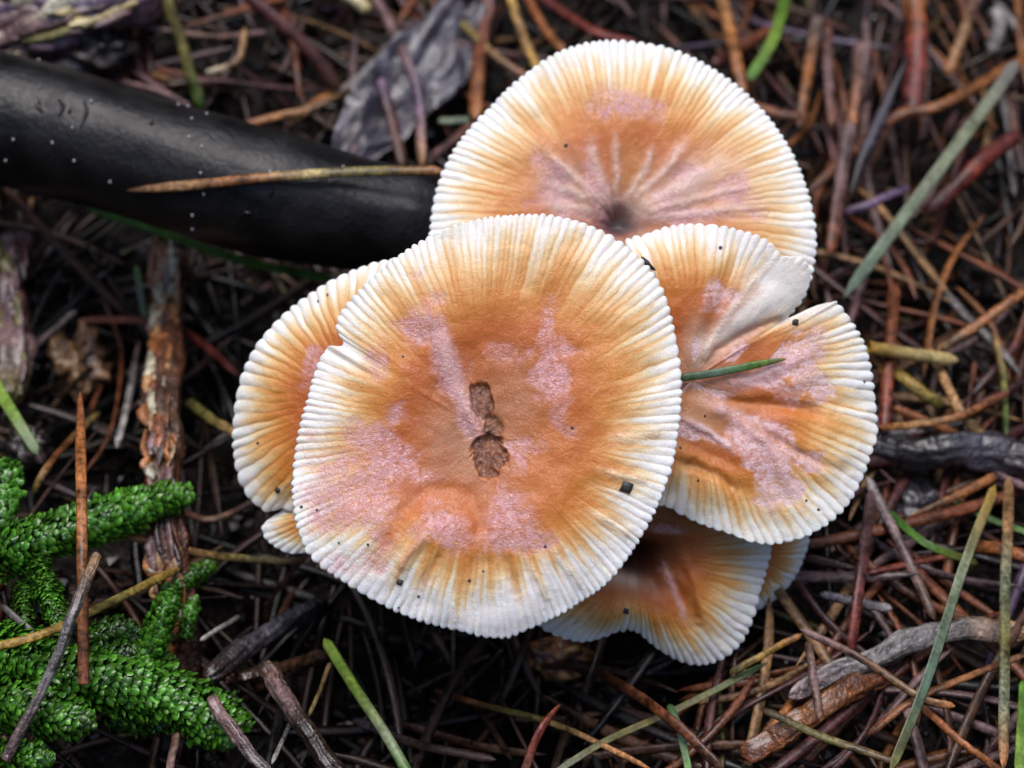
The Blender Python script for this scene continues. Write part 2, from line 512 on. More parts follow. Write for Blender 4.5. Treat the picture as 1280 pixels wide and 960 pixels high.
def mushroom(key, navel, d, nv, outline, base_px, label, mm=dict(), rings=100, ang=1000, spacing=13.0, seed=1):
    """one mushroom: cap, gills and stem. The rim is an outline about the navel on a plane at view depth d with normal nv (right, up, to the lens)"""
    g = dict(dome=14.0, power=2.6, dep=16.0, rd=0.45, pit=8.0, rn=0.10, ribamp=0.85, rib0=0.58, wave=7.0, scal=3.4,
             bumps=[], bloom_sheen=[], bloom_sheen_thr=0.47, stains_shade=[], pale=[], stops=ORANGE, shift=0.0, norib=[], thick=15.0, ribpow=1.5, tsh=[], holes=[], arcs=[], lilac=LILAC, bsoft=(0.24, 0.74))
    g.update(mm)
    nx, ny = navel
    s = d / FPX                                             # metres per photo pixel at the cap
    nw = nv[0] * RT + nv[1] * UP - nv[2] * FW; nw = nw / np.linalg.norm(nw)
    p0 = P(nx, ny, d)
    oa = np.array([math.atan2(-(y - ny), x - nx) for x, y in outline]) % (2 * math.pi)
    orr = np.array([math.hypot(x - nx, y - ny) for x, y in outline])
    o = np.argsort(oa); oa, orr = oa[o], orr[o]
    th = np.arange(ang) / ang * 2 * math.pi
    Rr = np.interp(th, np.concatenate([oa - 2 * math.pi, oa, oa + 2 * math.pi]), np.tile(orr, 3))
    kk = max(3, int(ang * g.get('smooth', 0.012))); ker = np.hanning(kk + 2)[1:-1]; ker /= ker.sum()
    Rr = np.convolve(np.concatenate([Rr[-kk:], Rr, Rr[:kk]]), ker, 'same')[kk:-kk]
    # ribs evenly spaced along the margin
    ex, ey = Rr * np.cos(th), Rr * np.sin(th)
    arc = np.concatenate([[0], np.cumsum(np.hypot(np.diff(ex), np.diff(ey)))])
    tot = arc[-1] + math.hypot(ex[0] - ex[-1], ey[0] - ey[-1])
    # spacing varies a little along the rim
    wv = 1 + 0.5 * (fbm(np.cos(th) * 5 + seed * 3.1, np.sin(th) * 5 + seed, 3) - 0.5) * 2
    cum = np.cumsum(np.concatenate([[0], np.diff(arc)]) * wv)
    nrib = max(20, round(tot / spacing))
    ph = cum / (cum[-1] + (tot - arc[-1]) * wv[-1]) * nrib
    # radial rings, tighter at the rim
    u = np.linspace(0, 1, rings); r = (u * 0.75 + 0.25 * (1 - (1 - u) ** 2)); r[0] = 0.004
    rg, tg = r[:, None] * np.ones((1, ang)), th[None, :] * np.ones((rings, 1))
    px = nx + rg * Rr[None] * np.cos(tg); py = ny - rg * Rr[None] * np.sin(tg)
    wob = (fbm(px / 34 + seed * 7, py / 34, 3) - 0.5) * 1.7 * (1.12 - 0.85 * rg)
    phg = ph[None] + wob
    ridge = (np.abs(np.sin(phg * math.pi)) + 1e-4) ** 0.7
    idx = np.floor(phg)
    rnd = _TAB[(idx.astype(int) * 7 + seed) & 255, (seed * 13) & 255]
    rnd2 = _TAB[(idx.astype(int) * 11 + seed) & 255, (seed * 29 + 5) & 255]
    start = g['rib0'] + 0.22 * (rnd - 0.5) + 0.2 * (fbm(np.cos(tg) * 4 + seed, np.sin(tg) * 4, 2) - 0.5)
    ribw = np.clip((rg - start) / (1.0 - start), 0, 1) ** g['ribpow']
    supp = np.zeros_like(px)
    for (bx, by, sx, sy, rot, wt) in g['norib']: supp = np.maximum(supp, wt * np.clip(1.6 * gau(px, py, bx, by, sx, sy, rot), 0, 1))
    ribw = ribw * (1 - supp)
    # relief, in photo pixels along the plane's normal
    z = g['dome'] * (1 - rg ** g['power']) - g['dep'] * np.exp(-(rg / g['rd']) ** 2) - g['pit'] * np.exp(-(rg / g['rn']) ** 2)
    z = z + g['wave'] * (fbm(px / 95 + seed, py / 95 + 2 * seed, 3) - 0.5) * 2 * sst(0.05, 0.35, rg)
    z = z + 1.6 * (fbm(px / 22 + seed, py / 22 + 2 * seed, 3) - 0.5) * 2
    z = z + g['ribamp'] * (ridge - 0.75) * 2 * ribw * (0.35 + 1.1 * rnd2)
    z = z + 5 * g['wave'] * 0.18 * np.sin(3 * tg + seed) * rg ** 4
    for (bx, by, sx, sy, rot, amp) in g['bumps']: z = z + amp * gau(px, py, bx, by, sx, sy, rot)
    # colour of the skin
    fl = fbm(np.cos(tg) * 26 + seed * 2, np.sin(tg) * 26 + rg * 0.8, 3) - 0.5
    tcol = rg + g['shift'] + 0.16 * fl * sst(0.25, 0.7, rg) + 0.10 * (fbm(px / 60 + 3 * seed, py / 60, 3) - 0.5)
    tcol = tcol - 0.09 * (1 - ridge) * sst(0.45, 0.9, rg) * (1 - supp) + 0.10 * (rnd2 - 0.5) * sst(0.5, 0.75, rg) * (1 - sst(0.9, 1.0, rg))
    for (bx, by, sx, sy, rot, amt) in g['tsh']: tcol = tcol + amt * gau(px, py, bx, by, sx, sy, rot) * (0.5 + 1.6 * np.clip(fl + 0.25, 0, 1)) * sst(0.3, 0.7, rg)
    col = ramp(g['stops'], tcol)
    for (bx, by, sx, sy, rot, wt, rgb) in g['stains_shade']:
        q = np.clip(wt * gau(px, py, bx, by, sx, sy, rot) * (0.55 + 0.9 * fbm(px / 16, py / 16 + seed, 3)), 0, 1)[..., None]
        col = col * (1 - q) + np.array(rgb) * q
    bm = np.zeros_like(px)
    for (bx, by, sx, sy, rot, wt) in g['bloom_sheen']: bm = np.maximum(bm, wt * gau(px, py, bx, by, sx, sy, rot))
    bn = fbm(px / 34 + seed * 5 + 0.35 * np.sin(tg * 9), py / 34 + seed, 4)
    bloom_sheen = sst(*g['bsoft'], bm * 0.80 + (bn - g['bloom_sheen_thr']) * 1.25)
    bloom_sheen = np.clip(bloom_sheen, 0, 1) * sst(0.0, 0.15, bm)
    bl = np.clip(bloom_sheen * (0.05 + 1.25 * fbm(px / 4.5, py / 4.5, 2)), 0, 0.85)[..., None]
    col = col * (1 - bl) + g['lilac'] * bl  # lilac bloom and reflected sky, both mixed into the skin colour
    # creases, ridges and streaks along drawn lines
    for (lp, lw, amp, wt, rgb) in g['arcs']:
        lp3 = smooth_path([(a_, b_, 0.0) for a_, b_ in lp], 40)
        sel = (px > lp3[:, 0].min() - 4 * lw) & (px < lp3[:, 0].max() + 4 * lw) & (py > lp3[:, 1].min() - 4 * lw) & (py < lp3[:, 1].max() + 4 * lw)
        qx, qy = px[sel] + 5 * (fbm(px[sel] / 14, py[sel] / 14, 2) - .5), py[sel] + 5 * (fbm(px[sel] / 14 + 9, py[sel] / 14, 2) - .5)
        dist = np.full(qx.shape, 1e9); tm = np.zeros(qx.shape)
        for k_, c_ in enumerate(lp3):
            d_ = np.hypot(qx - c_[0], qy - c_[1]); m_ = d_ < dist; dist = np.where(m_, d_, dist); tm = np.where(m_, k_ / 39, tm)
        w_ = np.exp(-(dist / lw) ** 2) * np.clip(np.sin(np.clip(tm, 0.06, 0.94) * math.pi) * 2.2, 0, 1)
        z[sel] += amp * w_
        q = np.clip(wt * w_ * (0.6 + 0.8 * fbm(qx / 6, qy / 6, 2)), 0, 1)[..., None]
        if rgb is not None:
            col[sel] = col[sel] * (1 - q) + np.array(rgb) * q
            bloom_sheen[sel] = bloom_sheen[sel] * (1 - q[..., 0]) if rgb[2] < 0.2 else np.maximum(bloom_sheen[sel], q[..., 0])
    for (bx, by, sx, sy, rot, dep_, rgb) in g['holes']:
        hm = sst(0.30, 0.46, gau(px, py, bx, by, sx, sy, rot) * (0.45 + 1.1 * fbm(px / 9 + seed, py / 9, 3)))
        z = z - dep_ * hm * (0.6 + 0.8 * fbm(px / 5, py / 5 + 3, 2))
        q = hm[..., None] * np.clip(0.75 + 0.6 * (fbm(px / 4, py / 4, 2) - .5), 0, 1)[..., None]
        col = col * (1 - q) + np.array(rgb) * (0.5 + 1.0 * fbm(px / 6 + 8, py / 6, 2))[..., None] * q
        bloom_sheen = np.maximum(bloom_sheen, hm)
    # rolled margin and underside
    n2 = np.array([[1.004, -2.0], [0.996, -4.2], [0.975, -6.0], [0.93, -7.0], [0.8, -8.0], [0.55, -11.0], [0.3, -17.0], [0.14, -26.0]])
    zr = z[-1]
    scal = g['scal'] * (ridge[-1] - 0.6) * (0.6 + 0.8 * rnd2[-1]) * (1 - supp[-1])
    edge = sst(0.90, 1.0, rg) * scal[None]
    px = px + edge * np.cos(tg); py = py - edge * np.sin(tg)
    und_px, und_py, und_z = [], [], []
    for rr_, dz in n2:
        und_px.append(nx + (rr_ * Rr + scal * (1 if rr_ > 0.97 else 0.3)) * np.cos(th)); und_py.append(ny - (rr_ * Rr + scal * (1 if rr_ > 0.97 else 0.3)) * np.sin(th))
        zz = np.interp(rr_, r, np.zeros(rings)) if False else z[np.argmin(np.abs(r - min(rr_, 1.0)))]
        und_z.append(np.where(rr_ > 0.9, zr, np.minimum(zz, zr + g['dome'])) + dz)
    PX = np.vstack([px, np.array(und_px)]); PY = np.vstack([py, np.array(und_py)]); Z = np.vstack([z, np.array(und_z)])
    ray = FW + RT * ((PX - 640) / FPX)[..., None] + UP * ((480 - PY) / FPX)[..., None]
    dd = ((p0 - CAM) @ nw) / (ray @ nw)
    W = CAM + ray * dd[..., None] + nw * (Z * s)[..., None]
    nr = PX.shape[0]
    under = np.array([0.80, 0.74, 0.62])
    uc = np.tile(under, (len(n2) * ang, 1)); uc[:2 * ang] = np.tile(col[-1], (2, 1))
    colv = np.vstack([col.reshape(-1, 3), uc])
    blv = np.concatenate([bloom_sheen.ravel(), np.zeros(len(n2) * ang)])
    bpos = G(base_px[0], base_px[1], -0.001)
    root = empty('mushroom', bpos)
    tag(root, label, 'mushroom', 'mushrooms of one tight cluster')
    vv = W.reshape(-1, 3)
    capme = mesh_from('cap', vv - bpos, grid_faces(nr, ang), colv, attrs={'bloom_sheen': blv})
    capo = link('cap', capme, M_CAP, root)
    # gills: thin plates under the cap
    ng = 90
    gv, gf = [], []
    gi = (np.arange(ng) * ang / ng).astype(int)
    for k_, j in enumerate(gi):
        lo_r = 0.16 if k_ % 2 == 0 else 0.5
        b0 = len(gv)
        for q in np.linspace(lo_r, 0.95, 6):
            i_s = int(np.argmin(np.abs(r - q)))
            pxx, pyy = nx + q * Rr[j] * math.cos(th[j]), ny - q * Rr[j] * math.sin(th[j])
            ry = FW + RT * (pxx - 640) / FPX + UP * (480 - pyy) / FPX
            dq = ((p0 - CAM) @ nw) / (ry @ nw)
            top = min(z[i_s, j], zr[j] + g['dome']) - 7.0 - 12 * (1 - q) ** 2
            hgt = g['thick'] * (1 - ((q - 0.45) / 0.6) ** 2)
            for zz in (top, top - max(hgt, 1.5)):
                gv.append(CAM + ry * dq + nw * zz * s)
        for i in range(5): gf.append((b0 + 2 * i, b0 + 2 * i + 1, b0 + 2 * i + 3, b0 + 2 * i + 2))
    gv = np.array(gv) - bpos
    link('gills', mesh_from('gills', gv, gf, np.tile(np.array([0.74, 0.66, 0.5]), (len(gv), 1)), smooth=False), M_FLESH, root)
    # stem from below the navel down to the shared foot
    z0 = float(z[0].mean())
    a0 = p0 + nw * (z0 - 12.0) * s; a1 = p0 + nw * (z0 - 75.0) * s
    mid = a1 * 0.45 + bpos * 0.55 + np.array([0, 0, 0.003])
    path = smooth_path([a0, a1, mid, bpos], 24)
    tv, tf, tt = tube(path, 0.0034 + 0.0014 * np.linspace(0, 1, 24) ** 2 + 0.0016 * np.exp(-np.linspace(0, 1, 24) * 12), 20, rough=0.06, freq=80, seed=seed)
    sc_ = np.array([0.72, 0.55, 0.36]) * (1 - 0.45 * tt[:, None])
    link('stem', mesh_from('stem', tv - bpos, tf, sc_), M_FLESH, root)
    CAPS[key] = (px, py, W[:rings], nw)
    return root


def on_cap(key, x, y):
    px, py, W, nw = CAPS[key]
    i = np.argmin((px - x) ** 2 + (py - y) ** 2)
    return W.reshape(-1, 3)[i], nw


BROWN = (0.16, 0.055, 0.022)
A_OUT = [(640, 271), (672, 270), (700, 273), (728, 279), (755, 290), (780, 305), (800, 322), (818, 343), (830, 365), (838, 392), (843, 415), (848, 445), (851, 475),
         (850, 510), (846, 545), (840, 580), (829, 612), (815, 645), (800, 672), (782, 700), (757, 730), (725, 752), (690, 773), (660, 786), (635, 797), (605, 796),
         (575, 788), (540, 780), (510, 770), (480, 756), (455, 742), (430, 726), (405, 710), (385, 690), (374, 660), (368, 625), (367, 590), (370, 560), (376, 530),
         (385, 500), (392, 470), (399, 449), (411, 430), (424, 434), (431, 430), (419, 410), (424, 392), (440, 372), (460, 353), (480, 335), (505, 316), (530, 301), (555, 289), (580, 281), (610, 274)]
mushroom('A', (608, 540), 0.2435, (-0.04, 0.10, 1.0), A_OUT, (655, 600),
         'largest round orange mushroom cap with white ribbed rim and a brown pitted centre',
         dict(dome=26, power=3.0, dep=22, rd=0.55, pit=5, rn=0.09, wave=8, rib0=0.56, smooth=0.008,
              bumps=[(593, 533, 6, 30, -28, 4), (560, 470, 14, 60, -12, 4),
                     (550, 668, 50, 34, -10, 9), 
                     (700, 500, 45, 60, 0, 5), (660, 600, 60, 40, 30, 4), (430, 450, 34, 4, 32, -6), (415, 424, 26, 9, 30, 3)],
              bloom_sheen=[(440, 620, 80, 70, 20, 1.0), (480, 560, 50, 60, 0, .8), (556, 450, 17, 50, -12, 1.0), (582, 520, 12, 50, -25, .9), (470, 460, 24, 30, 0, .75), (690, 475, 32, 62, 0, .95),
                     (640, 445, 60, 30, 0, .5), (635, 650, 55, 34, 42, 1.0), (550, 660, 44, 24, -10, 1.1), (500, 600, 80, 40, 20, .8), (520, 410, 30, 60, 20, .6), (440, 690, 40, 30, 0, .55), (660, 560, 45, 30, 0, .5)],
              holes=[(602, 502, 14, 25, -12, 5, (0.20, 0.075, 0.04)), (616, 538, 14, 18, 0, 4, (0.26, 0.11, 0.05)), (613, 570, 23, 28, 0, 7, (0.19, 0.065, 0.03))],
              tsh=[(560, 780, 130, 80, 0, .10), (700, 740, 90, 60, -40, .12), (800, 600, 60, 70, 0, .08), (420, 710, 70, 60, 0, .07), (600, 290, 120, 40, 0, -.03)],
              arcs=[([(470, 705), (490, 665), (520, 625), (552, 611), (585, 624), (602, 655), (592, 680)], 11, -4, .85, (0.56, 0.165, 0.035)), ([(540, 665), (515, 690), (500, 715)], 7, 5, .4, (0.78, 0.5, 0.42)), ([(556, 690), (540, 712), (528, 740)], 5, -2, .6, (0.6, 0.24, 0.06)),
                    ([(545, 405), (560, 450), (575, 490), (605, 540)], 11, 3, .8, (0.74, 0.46, 0.44)), ([(630, 690), (640, 720), (650, 750)], 6, -3, .5, (0.6, 0.26, 0.07)), ([(695, 690), (712, 715), (730, 735)], 6, 3, .5, (0.84, 0.72, 0.55)),
                    ([(660, 700), (675, 730), (690, 755)], 5, 3, .5, (0.84, 0.72, 0.55)), ([(740, 640), (770, 660), (790, 668)], 6, 3, .6, (0.84, 0.72, 0.52)), ([(752, 590), (790, 598), (815, 602)], 6, 3, .5, (0.84, 0.70, 0.48)), ([(765, 548), (800, 545), (830, 540)], 7, 3, .6, (0.85, 0.74, 0.52))],
              stains_shade=[(575, 560, 45, 60, 0, .65, (0.46, 0.25, 0.15)),
                      (650, 500, 40, 50, 0, .5, (0.45, 0.22, 0.12)), (700, 590, 60, 90, 20, .55, (0.60, 0.21, 0.03)), (424, 442, 30, 14, 30, 1.1, (0.82, 0.78, 0.72))],
              norib=[(425, 440, 26, 12, 30, 1.0)]), rings=120, ang=1440, spacing=10.6, seed=3)

B_OUT = [(536, 320), (539, 280), (545, 240), (556, 208), (572, 180), (592, 155), (615, 132), (645, 103), (672, 82), (700, 66), (730, 56), (765, 52), (800, 53), (835, 60),
         (865, 70), (900, 90), (930, 112), (955, 138), (978, 172), (995, 205), (1008, 240), (1016, 275), (1019, 310), (1014, 345), (1003, 375), (970, 410), (900, 425),
         (820, 420), (740, 410), (660, 400), (590, 380), (550, 350)]
mushroom('B', (772, 278), 0.2680, (0.03, 0.18, 0.98), B_OUT, (680, 575),
         'orange funnel shaped mushroom cap with a dark purple navel, touching the black branch',
         dict(dome=22, power=2.4, dep=24, rd=0.42, pit=16, rn=0.085, wave=5, rib0=0.5, bloom_sheen_thr=0.46,
              bumps=[(700, 215, 10, 45, -38, 3), (730, 215, 8, 45, -20, 3), (850, 245, 12, 60, 62, 4), (840, 210, 9, 50, 40, 3)],
              bloom_sheen=[(700, 240, 24, 36, -35, 1.0), (740, 225, 14, 40, -15, .8), (850, 235, 26, 50, 55, .95), (915, 245, 26, 20, 0, 1.05), (870, 272, 60, 12, 0, .8), (768, 140, 55, 25, 0, .62), (665, 205, 14, 14, 0, .7), (640, 262, 50, 14, 0, .6)],
              arcs=[([(758, 258), (715, 222), (685, 195)], 5, 2.4, .5, (0.78, 0.62, 0.55)), ([(750, 252), (705, 240), (690, 232)], 6, 2.4, .5, (0.78, 0.62, 0.55)), ([(764, 252), (745, 215), (738, 180)], 7, 2.4, .5, (0.78, 0.62, 0.55)), ([(772, 250), (770, 205), (768, 175)], 5, 2.4, .5, (0.78, 0.62, 0.55)), ([(785, 255), (830, 215), (855, 180)], 6, 2.4, .5, (0.78, 0.62, 0.55)), ([(790, 262), (840, 240), (900, 205)], 7, 2.4, .5, (0.78, 0.62, 0.55)), ([(795, 268), (860, 255), (935, 235)], 5, 2.4, .5, (0.78, 0.62, 0.55)), ([(795, 275), (870, 270), (950, 262)], 6, 2.4, .5, (0.78, 0.62, 0.55)), ([(745, 262), (712, 262), (690, 256)], 7, 2.4, .5, (0.78, 0.62, 0.55)), ([(780, 252), (805, 215), (815, 190)], 5, 2.4, .5, (0.78, 0.62, 0.55))],
              stains_shade=[(772, 272, 30, 24, 0, 1.6, (0.13, 0.04, 0.045)), (774, 278, 13, 12, 0, 1.5, (0.03, 0.012, 0.02)), (700, 235, 34, 40, -35, .55, (0.70, 0.57, 0.46)), (860, 235, 34, 60, 58, .6, (0.72, 0.60, 0.48)), (790, 215, 25, 40, 0, .4, (0.58, 0.32, 0.10)),
                      (925, 250, 40, 40, 0, .35, (0.74, 0.6, 0.46))],
              ), rings=110, ang=1300, spacing=10.4, seed=8)

C_OUT = [(785, 298), (805, 294), (830, 285), (860, 280), (890, 282), (915, 287), (940, 295), (962, 306), (974, 322), (1000, 322), (1012, 338), (1012, 356), (1002, 375), (988, 392), (984, 400), (995, 394), (1014, 384),
         (1046, 376), (1058, 390), (1070, 408), (1082, 428), (1090, 455), (1094, 485), (1098, 515), (1098, 545), (1088, 570), (1078, 598), (1058, 632), (1030, 656),
         (1000, 672), (963, 680), (935, 676), (912, 666), (885, 658), (862, 648), (838, 634), (815, 628), (795, 600), (782, 560), (776, 500), (775, 430), (776, 350)]
mushroom('C', (866, 474), 0.2575, (0.10, 0.03, 1.0), C_OUT, (705, 590),
         'wavy orange mushroom cap with a notched rim and a green blade on it',
         dict(dome=20, power=2.4, dep=17, rd=0.5, pit=4, rn=0.12, wave=9, rib0=0.48, ribamp=1.15, bloom_sheen_thr=0.42, lilac=np.array([0.88, 0.64, 0.68]), bsoft=(0.36, 0.60), smooth=0.006,
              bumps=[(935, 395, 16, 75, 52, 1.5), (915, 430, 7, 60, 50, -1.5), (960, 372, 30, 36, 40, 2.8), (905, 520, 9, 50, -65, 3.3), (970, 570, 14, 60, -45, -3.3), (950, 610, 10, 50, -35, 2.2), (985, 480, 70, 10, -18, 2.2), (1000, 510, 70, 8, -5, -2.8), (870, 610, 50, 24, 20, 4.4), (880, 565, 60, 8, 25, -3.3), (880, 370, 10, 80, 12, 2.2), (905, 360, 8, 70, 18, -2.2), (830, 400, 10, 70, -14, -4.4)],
              bloom_sheen=[(940, 540, 50, 22, 28, 1.05), (960, 585, 26, 50, -35, 1.1), (900, 495, 45, 12, 20, .8), (985, 455, 50, 24, -25, 1.0), (1000, 480, 40, 30, 0, .8), (890, 360, 24, 45, 10, .65), (855, 535, 60, 9, 20, .95), (925, 435, 16, 30, 40, .9), (870, 430, 12, 30, 0, .6), (1010, 570, 24, 30, 0, .6)],
              arcs=[([(872, 455), (905, 400), (935, 360), (968, 322)], 5, 2, 0.7, (0.82, 0.72, 0.62)), ([(880, 452), (915, 425), (960, 405), (985, 398)], 5, -4, 0.4, (0.56, 0.18, 0.04)), ([(880, 500), (920, 520), (960, 560), (985, 610)], 8, 5, 0.8, (0.76, 0.50, 0.50)), ([(850, 520), (890, 545), (915, 565)], 5, 4, 0.9, (0.78, 0.56, 0.56)), ([(900, 480), (950, 470), (1010, 440)], 9, 4, 0.7, (0.76, 0.50, 0.50)), ([(845, 575), (890, 592), (920, 612)], 6, -6, 0.5, (0.6, 0.28, 0.10)), ([(895, 500), (960, 505), (1040, 520)], 7, -5, 0.5, (0.58, 0.2, 0.05)), ([(910, 515), (985, 560), (1050, 590)], 6, -4, 0.5, (0.58, 0.22, 0.06))],
              stains_shade=[(948, 385, 17, 70, 50, 1.6, (0.82, 0.74, 0.66)), (975, 355, 36, 34, 30, 1.5, (0.84, 0.80, 0.74)), (1010, 388, 34, 9, -15, 1.2, (0.82, 0.76, 0.68)), (880, 520, 50, 36, 0, .7, (0.50, 0.26, 0.12)), (870, 430, 14, 30, 0, .6, (0.7, 0.6, 0.48))],
              norib=[(950, 380, 22, 70, 50, 1.0), (985, 355, 40, 30, 30, 1.0)]), rings=110, ang=1200, spacing=12.2, seed=5)

D_OUT = [(530, 322), (490, 324), (465, 329), (440, 338), (415, 350), (390, 366), (365, 384), (342, 407), (324, 430), (308, 458), (298, 490), (292, 522), (290, 552), (292, 580),
         (299, 606), (312, 626), (332, 640), (352, 634), (364, 640), (400, 660), (460, 665), (520, 650), (560, 600), (575, 520), (570, 430), (555, 360)]
mushroom('D', (452, 505), 0.2615, (-0.16, 0.04, 1.0), D_OUT, (640, 610),
         'orange mushroom cap with pale ribbed rim, half hidden under the largest one',
         dict(dome=30, power=2.4, dep=14, rd=0.4, pit=4, wave=5, rib0=0.35, ribamp=1.5, shift=0.0, bloom_sheen=[(395, 450, 14, 40, 10, .6)], scal=2.6), rings=80, ang=900, spacing=15, seed=12)
E_OUT = [(350, 640), (334, 650), (326, 658), (330, 672), (345, 685), (362, 692), (385, 690), (420, 700), (460, 700), (490, 670), (490, 620), (450, 580), (400, 590), (368, 622)]
mushroom('E', (430, 640), 0.2625, (-0.15, 0.0, 1.0), E_OUT, (632, 618),
         'small pale mushroom cap peeping out below the half hidden cap on the left',
         dict(dome=12, dep=6, wave=2, rib0=0.2, ribamp=0.9, shift=0.05, pit=2, thick=8, scal=1.2), rings=50, ang=420, spacing=11, seed=14)
F_OUT = [(664, 770), (676, 783), (700, 795), (728, 801), (750, 797), (768, 789), (785, 786), (800, 792), (815, 806), (838, 822), (862, 832), (885, 832), (908, 822), (928, 803),
         (940, 775), (948, 742), (957, 712), (963, 690), (962, 665), (945, 640), (900, 615), (850, 605), (790, 610), (740, 640), (690, 700)]
mushroom('F', (793, 692), 0.2645, (0.06, -0.10, 1.0), F_OUT, (690, 605),
         'wavy orange mushroom cap with a deep black hole, low between the two larger caps',
         dict(dome=20, power=2.6, dep=26, rd=0.34, pit=62, rn=0.125, wave=5, rib0=0.45, shift=0.05, ribamp=1.1, scal=3.0,
              bumps=[(848, 742, 9, 40, -18, -7), (865, 735, 9, 40, -18, 5), (772, 765, 34, 24, 0, 9), (700, 770, 30, 20, 0, 4), (830, 720, 14, 10, 0, 5)],
              bloom_sheen=[(828, 660, 30, 10, 10, .7), (838, 735, 8, 34, -18, .95), (825, 712, 16, 10, 0, .6)],
              arcs=[([(828, 705), (842, 735), (855, 775)], 4, 3, .8, (0.72, 0.42, 0.38)), ([(850, 705), (862, 740), (870, 780)], 6, -4, .5, (0.5, 0.16, 0.04))],
              stains_shade=[(800, 688, 32, 32, 0, 2.0, (0.035, 0.012, 0.016)), (820, 690, 24, 44, 0, .8, (0.26, 0.075, 0.03)), (820, 650, 50, 22, 0, .7, (0.42, 0.15, 0.035)), (775, 722, 24, 9, 10, .7, (0.7, 0.55, 0.42))]),  # first dark patch paints the shade down in the hole
         rings=90, ang=900, spacing=11.5, seed=21)
G_OUT = [(1012, 672), (1006, 695), (995, 720), (978, 742), (955, 758), (935, 767), (905, 765), (880, 740), (875, 690), (890, 650), (940, 630), (990, 645)]
mushroom('G', (925, 692), 0.2720, (0.12, -0.05, 1.0), G_OUT, (715, 600),
         'small pale mushroom cap showing only its ribbed rim under the wavy low cap',
         dict(dome=14, dep=6, wave=2, rib0=0.15, ribamp=0.9, shift=0.06, pit=2, thick=8, scal=1.2), rings=50, ang=420, spacing=11, seed=25)


# ------------------------------------------------------------------ the black branch
BR_PTS = [(-330, 90, 0.300, 84), (-120, 118, 0.296, 84), (0, 148, 0.294, 82), (150, 186, 0.292, 80), (300, 232, 0.290, 80), (420, 262, 0.290, 74), (545, 290, 0.291, 66), (640, 330, 0.294, 60), (720, 380, 0.298, 52), (790, 440, 0.304, 40)]
bp_ = smooth_path([list(P(x, y, d_)) + [r_ * d_ / FPX] for x, y, d_, r_ in BR_PTS], 150)
bcen, brad = bp_[:, :3], bp_[:, 3]
arcl = np.linspace(0, 1, 150)
brad = brad * (1 + 0.05 * (fbm(arcl * 14, arcl * 0 + 3, 3) - 0.5) * 2)
brad[-6:] *= np.linspace(1, 0.15, 6); brad[:4] *= np.linspace(0.3, 1, 4)
bv, bf, bt = tube(bcen, brad, 64, rough=0.045, freq=55, seed=2.0)
bc0 = bcen[40]
bcol = np.tile(np.array([0.01, 0.01, 0.01]), (len(bv), 1))
broot = put('fallen_branch', mesh_from('fallen_branch', bv, bf, bcol), M_BRANCH, bc0)
tag(broot, 'thick smooth glossy black wet branch lying behind the mushrooms', 'branch')


def branch_hit(x, y):
    """the branch's skin behind a pixel"""
    qx, qy, qd = pix(bv)
    k = (qx - x) ** 2 + (qy - y) ** 2
    near_ = np.where(k < 90)[0]
    if len(near_) == 0: near_ = np.argsort(k)[:6]
    return bv[near_[np.argmin(qd[near_])]]


def bead_mesh(rad, tall=1.0):
    a = np.arange(8) / 8 * 2 * math.pi
    rows = []
    for q in np.linspace(-0.5, 0.5, 6):
        rows.append(np.stack([rad * math.cos(q * math.pi) * np.cos(a), rad * math.cos(q * math.pi) * np.sin(a), np.full(8, rad * tall * math.sin(q * math.pi))], -1))
    return mesh_from('droplet', np.vstack(rows), grid_faces(6, 8))


bm1 = bead_mesh(0.00020, 1.6)
for (x, y) in [(2, 60), (48, 66), (115, 121), (9, 180), (7, 205), (86, 158), (61, 184), (89, 203), (226, 124), (239, 122), (258, 135), (244, 143), (238, 163), (254, 180), (245, 215), (339, 208), (434, 201), (247, 248), (232, 270), (234, 290), (131, 230)]:
    o = link('droplet', bm1, M_BEAD, broot)
    o.location = Vector(branch_hit(x, y) - 0.00018 * FW) - Vector(bc0)
# blistered scars in the skin of the branch
for k, pts in enumerate([[(47, 122), (49, 130), (47, 138)], [(72, 118), (75, 126), (72, 138)], [(107, 120), (107, 138), (100, 158)], [(88, 130), (86, 138)], [(185, 145), (190, 152)], [(290, 275), (305, 270), (318, 274)], [(342, 235), (343, 255)]]):
    pp = smooth_path([branch_hit(x, y) - 0.00005 * FW for x, y in pts], 10)
    tv, tf, tt = tube(pp, 0.00032 * taper(10, .4, .4), 6, rough=0.3, freq=900, seed=k)
    link('bark_scar', mesh_from('bark_scar', tv - bc0, tf), M_BRANCH, broot)

# ------------------------------------------------------------------ things drawn one by one
def pts3(pts):
    out = []
    for p in pts:
        x, y, h = p[0], p[1], p[2]
        out.append(P(x, y, h - 100) if h > 50 else G(x, y, h))       # h > 50: given view depth + 100
    return out


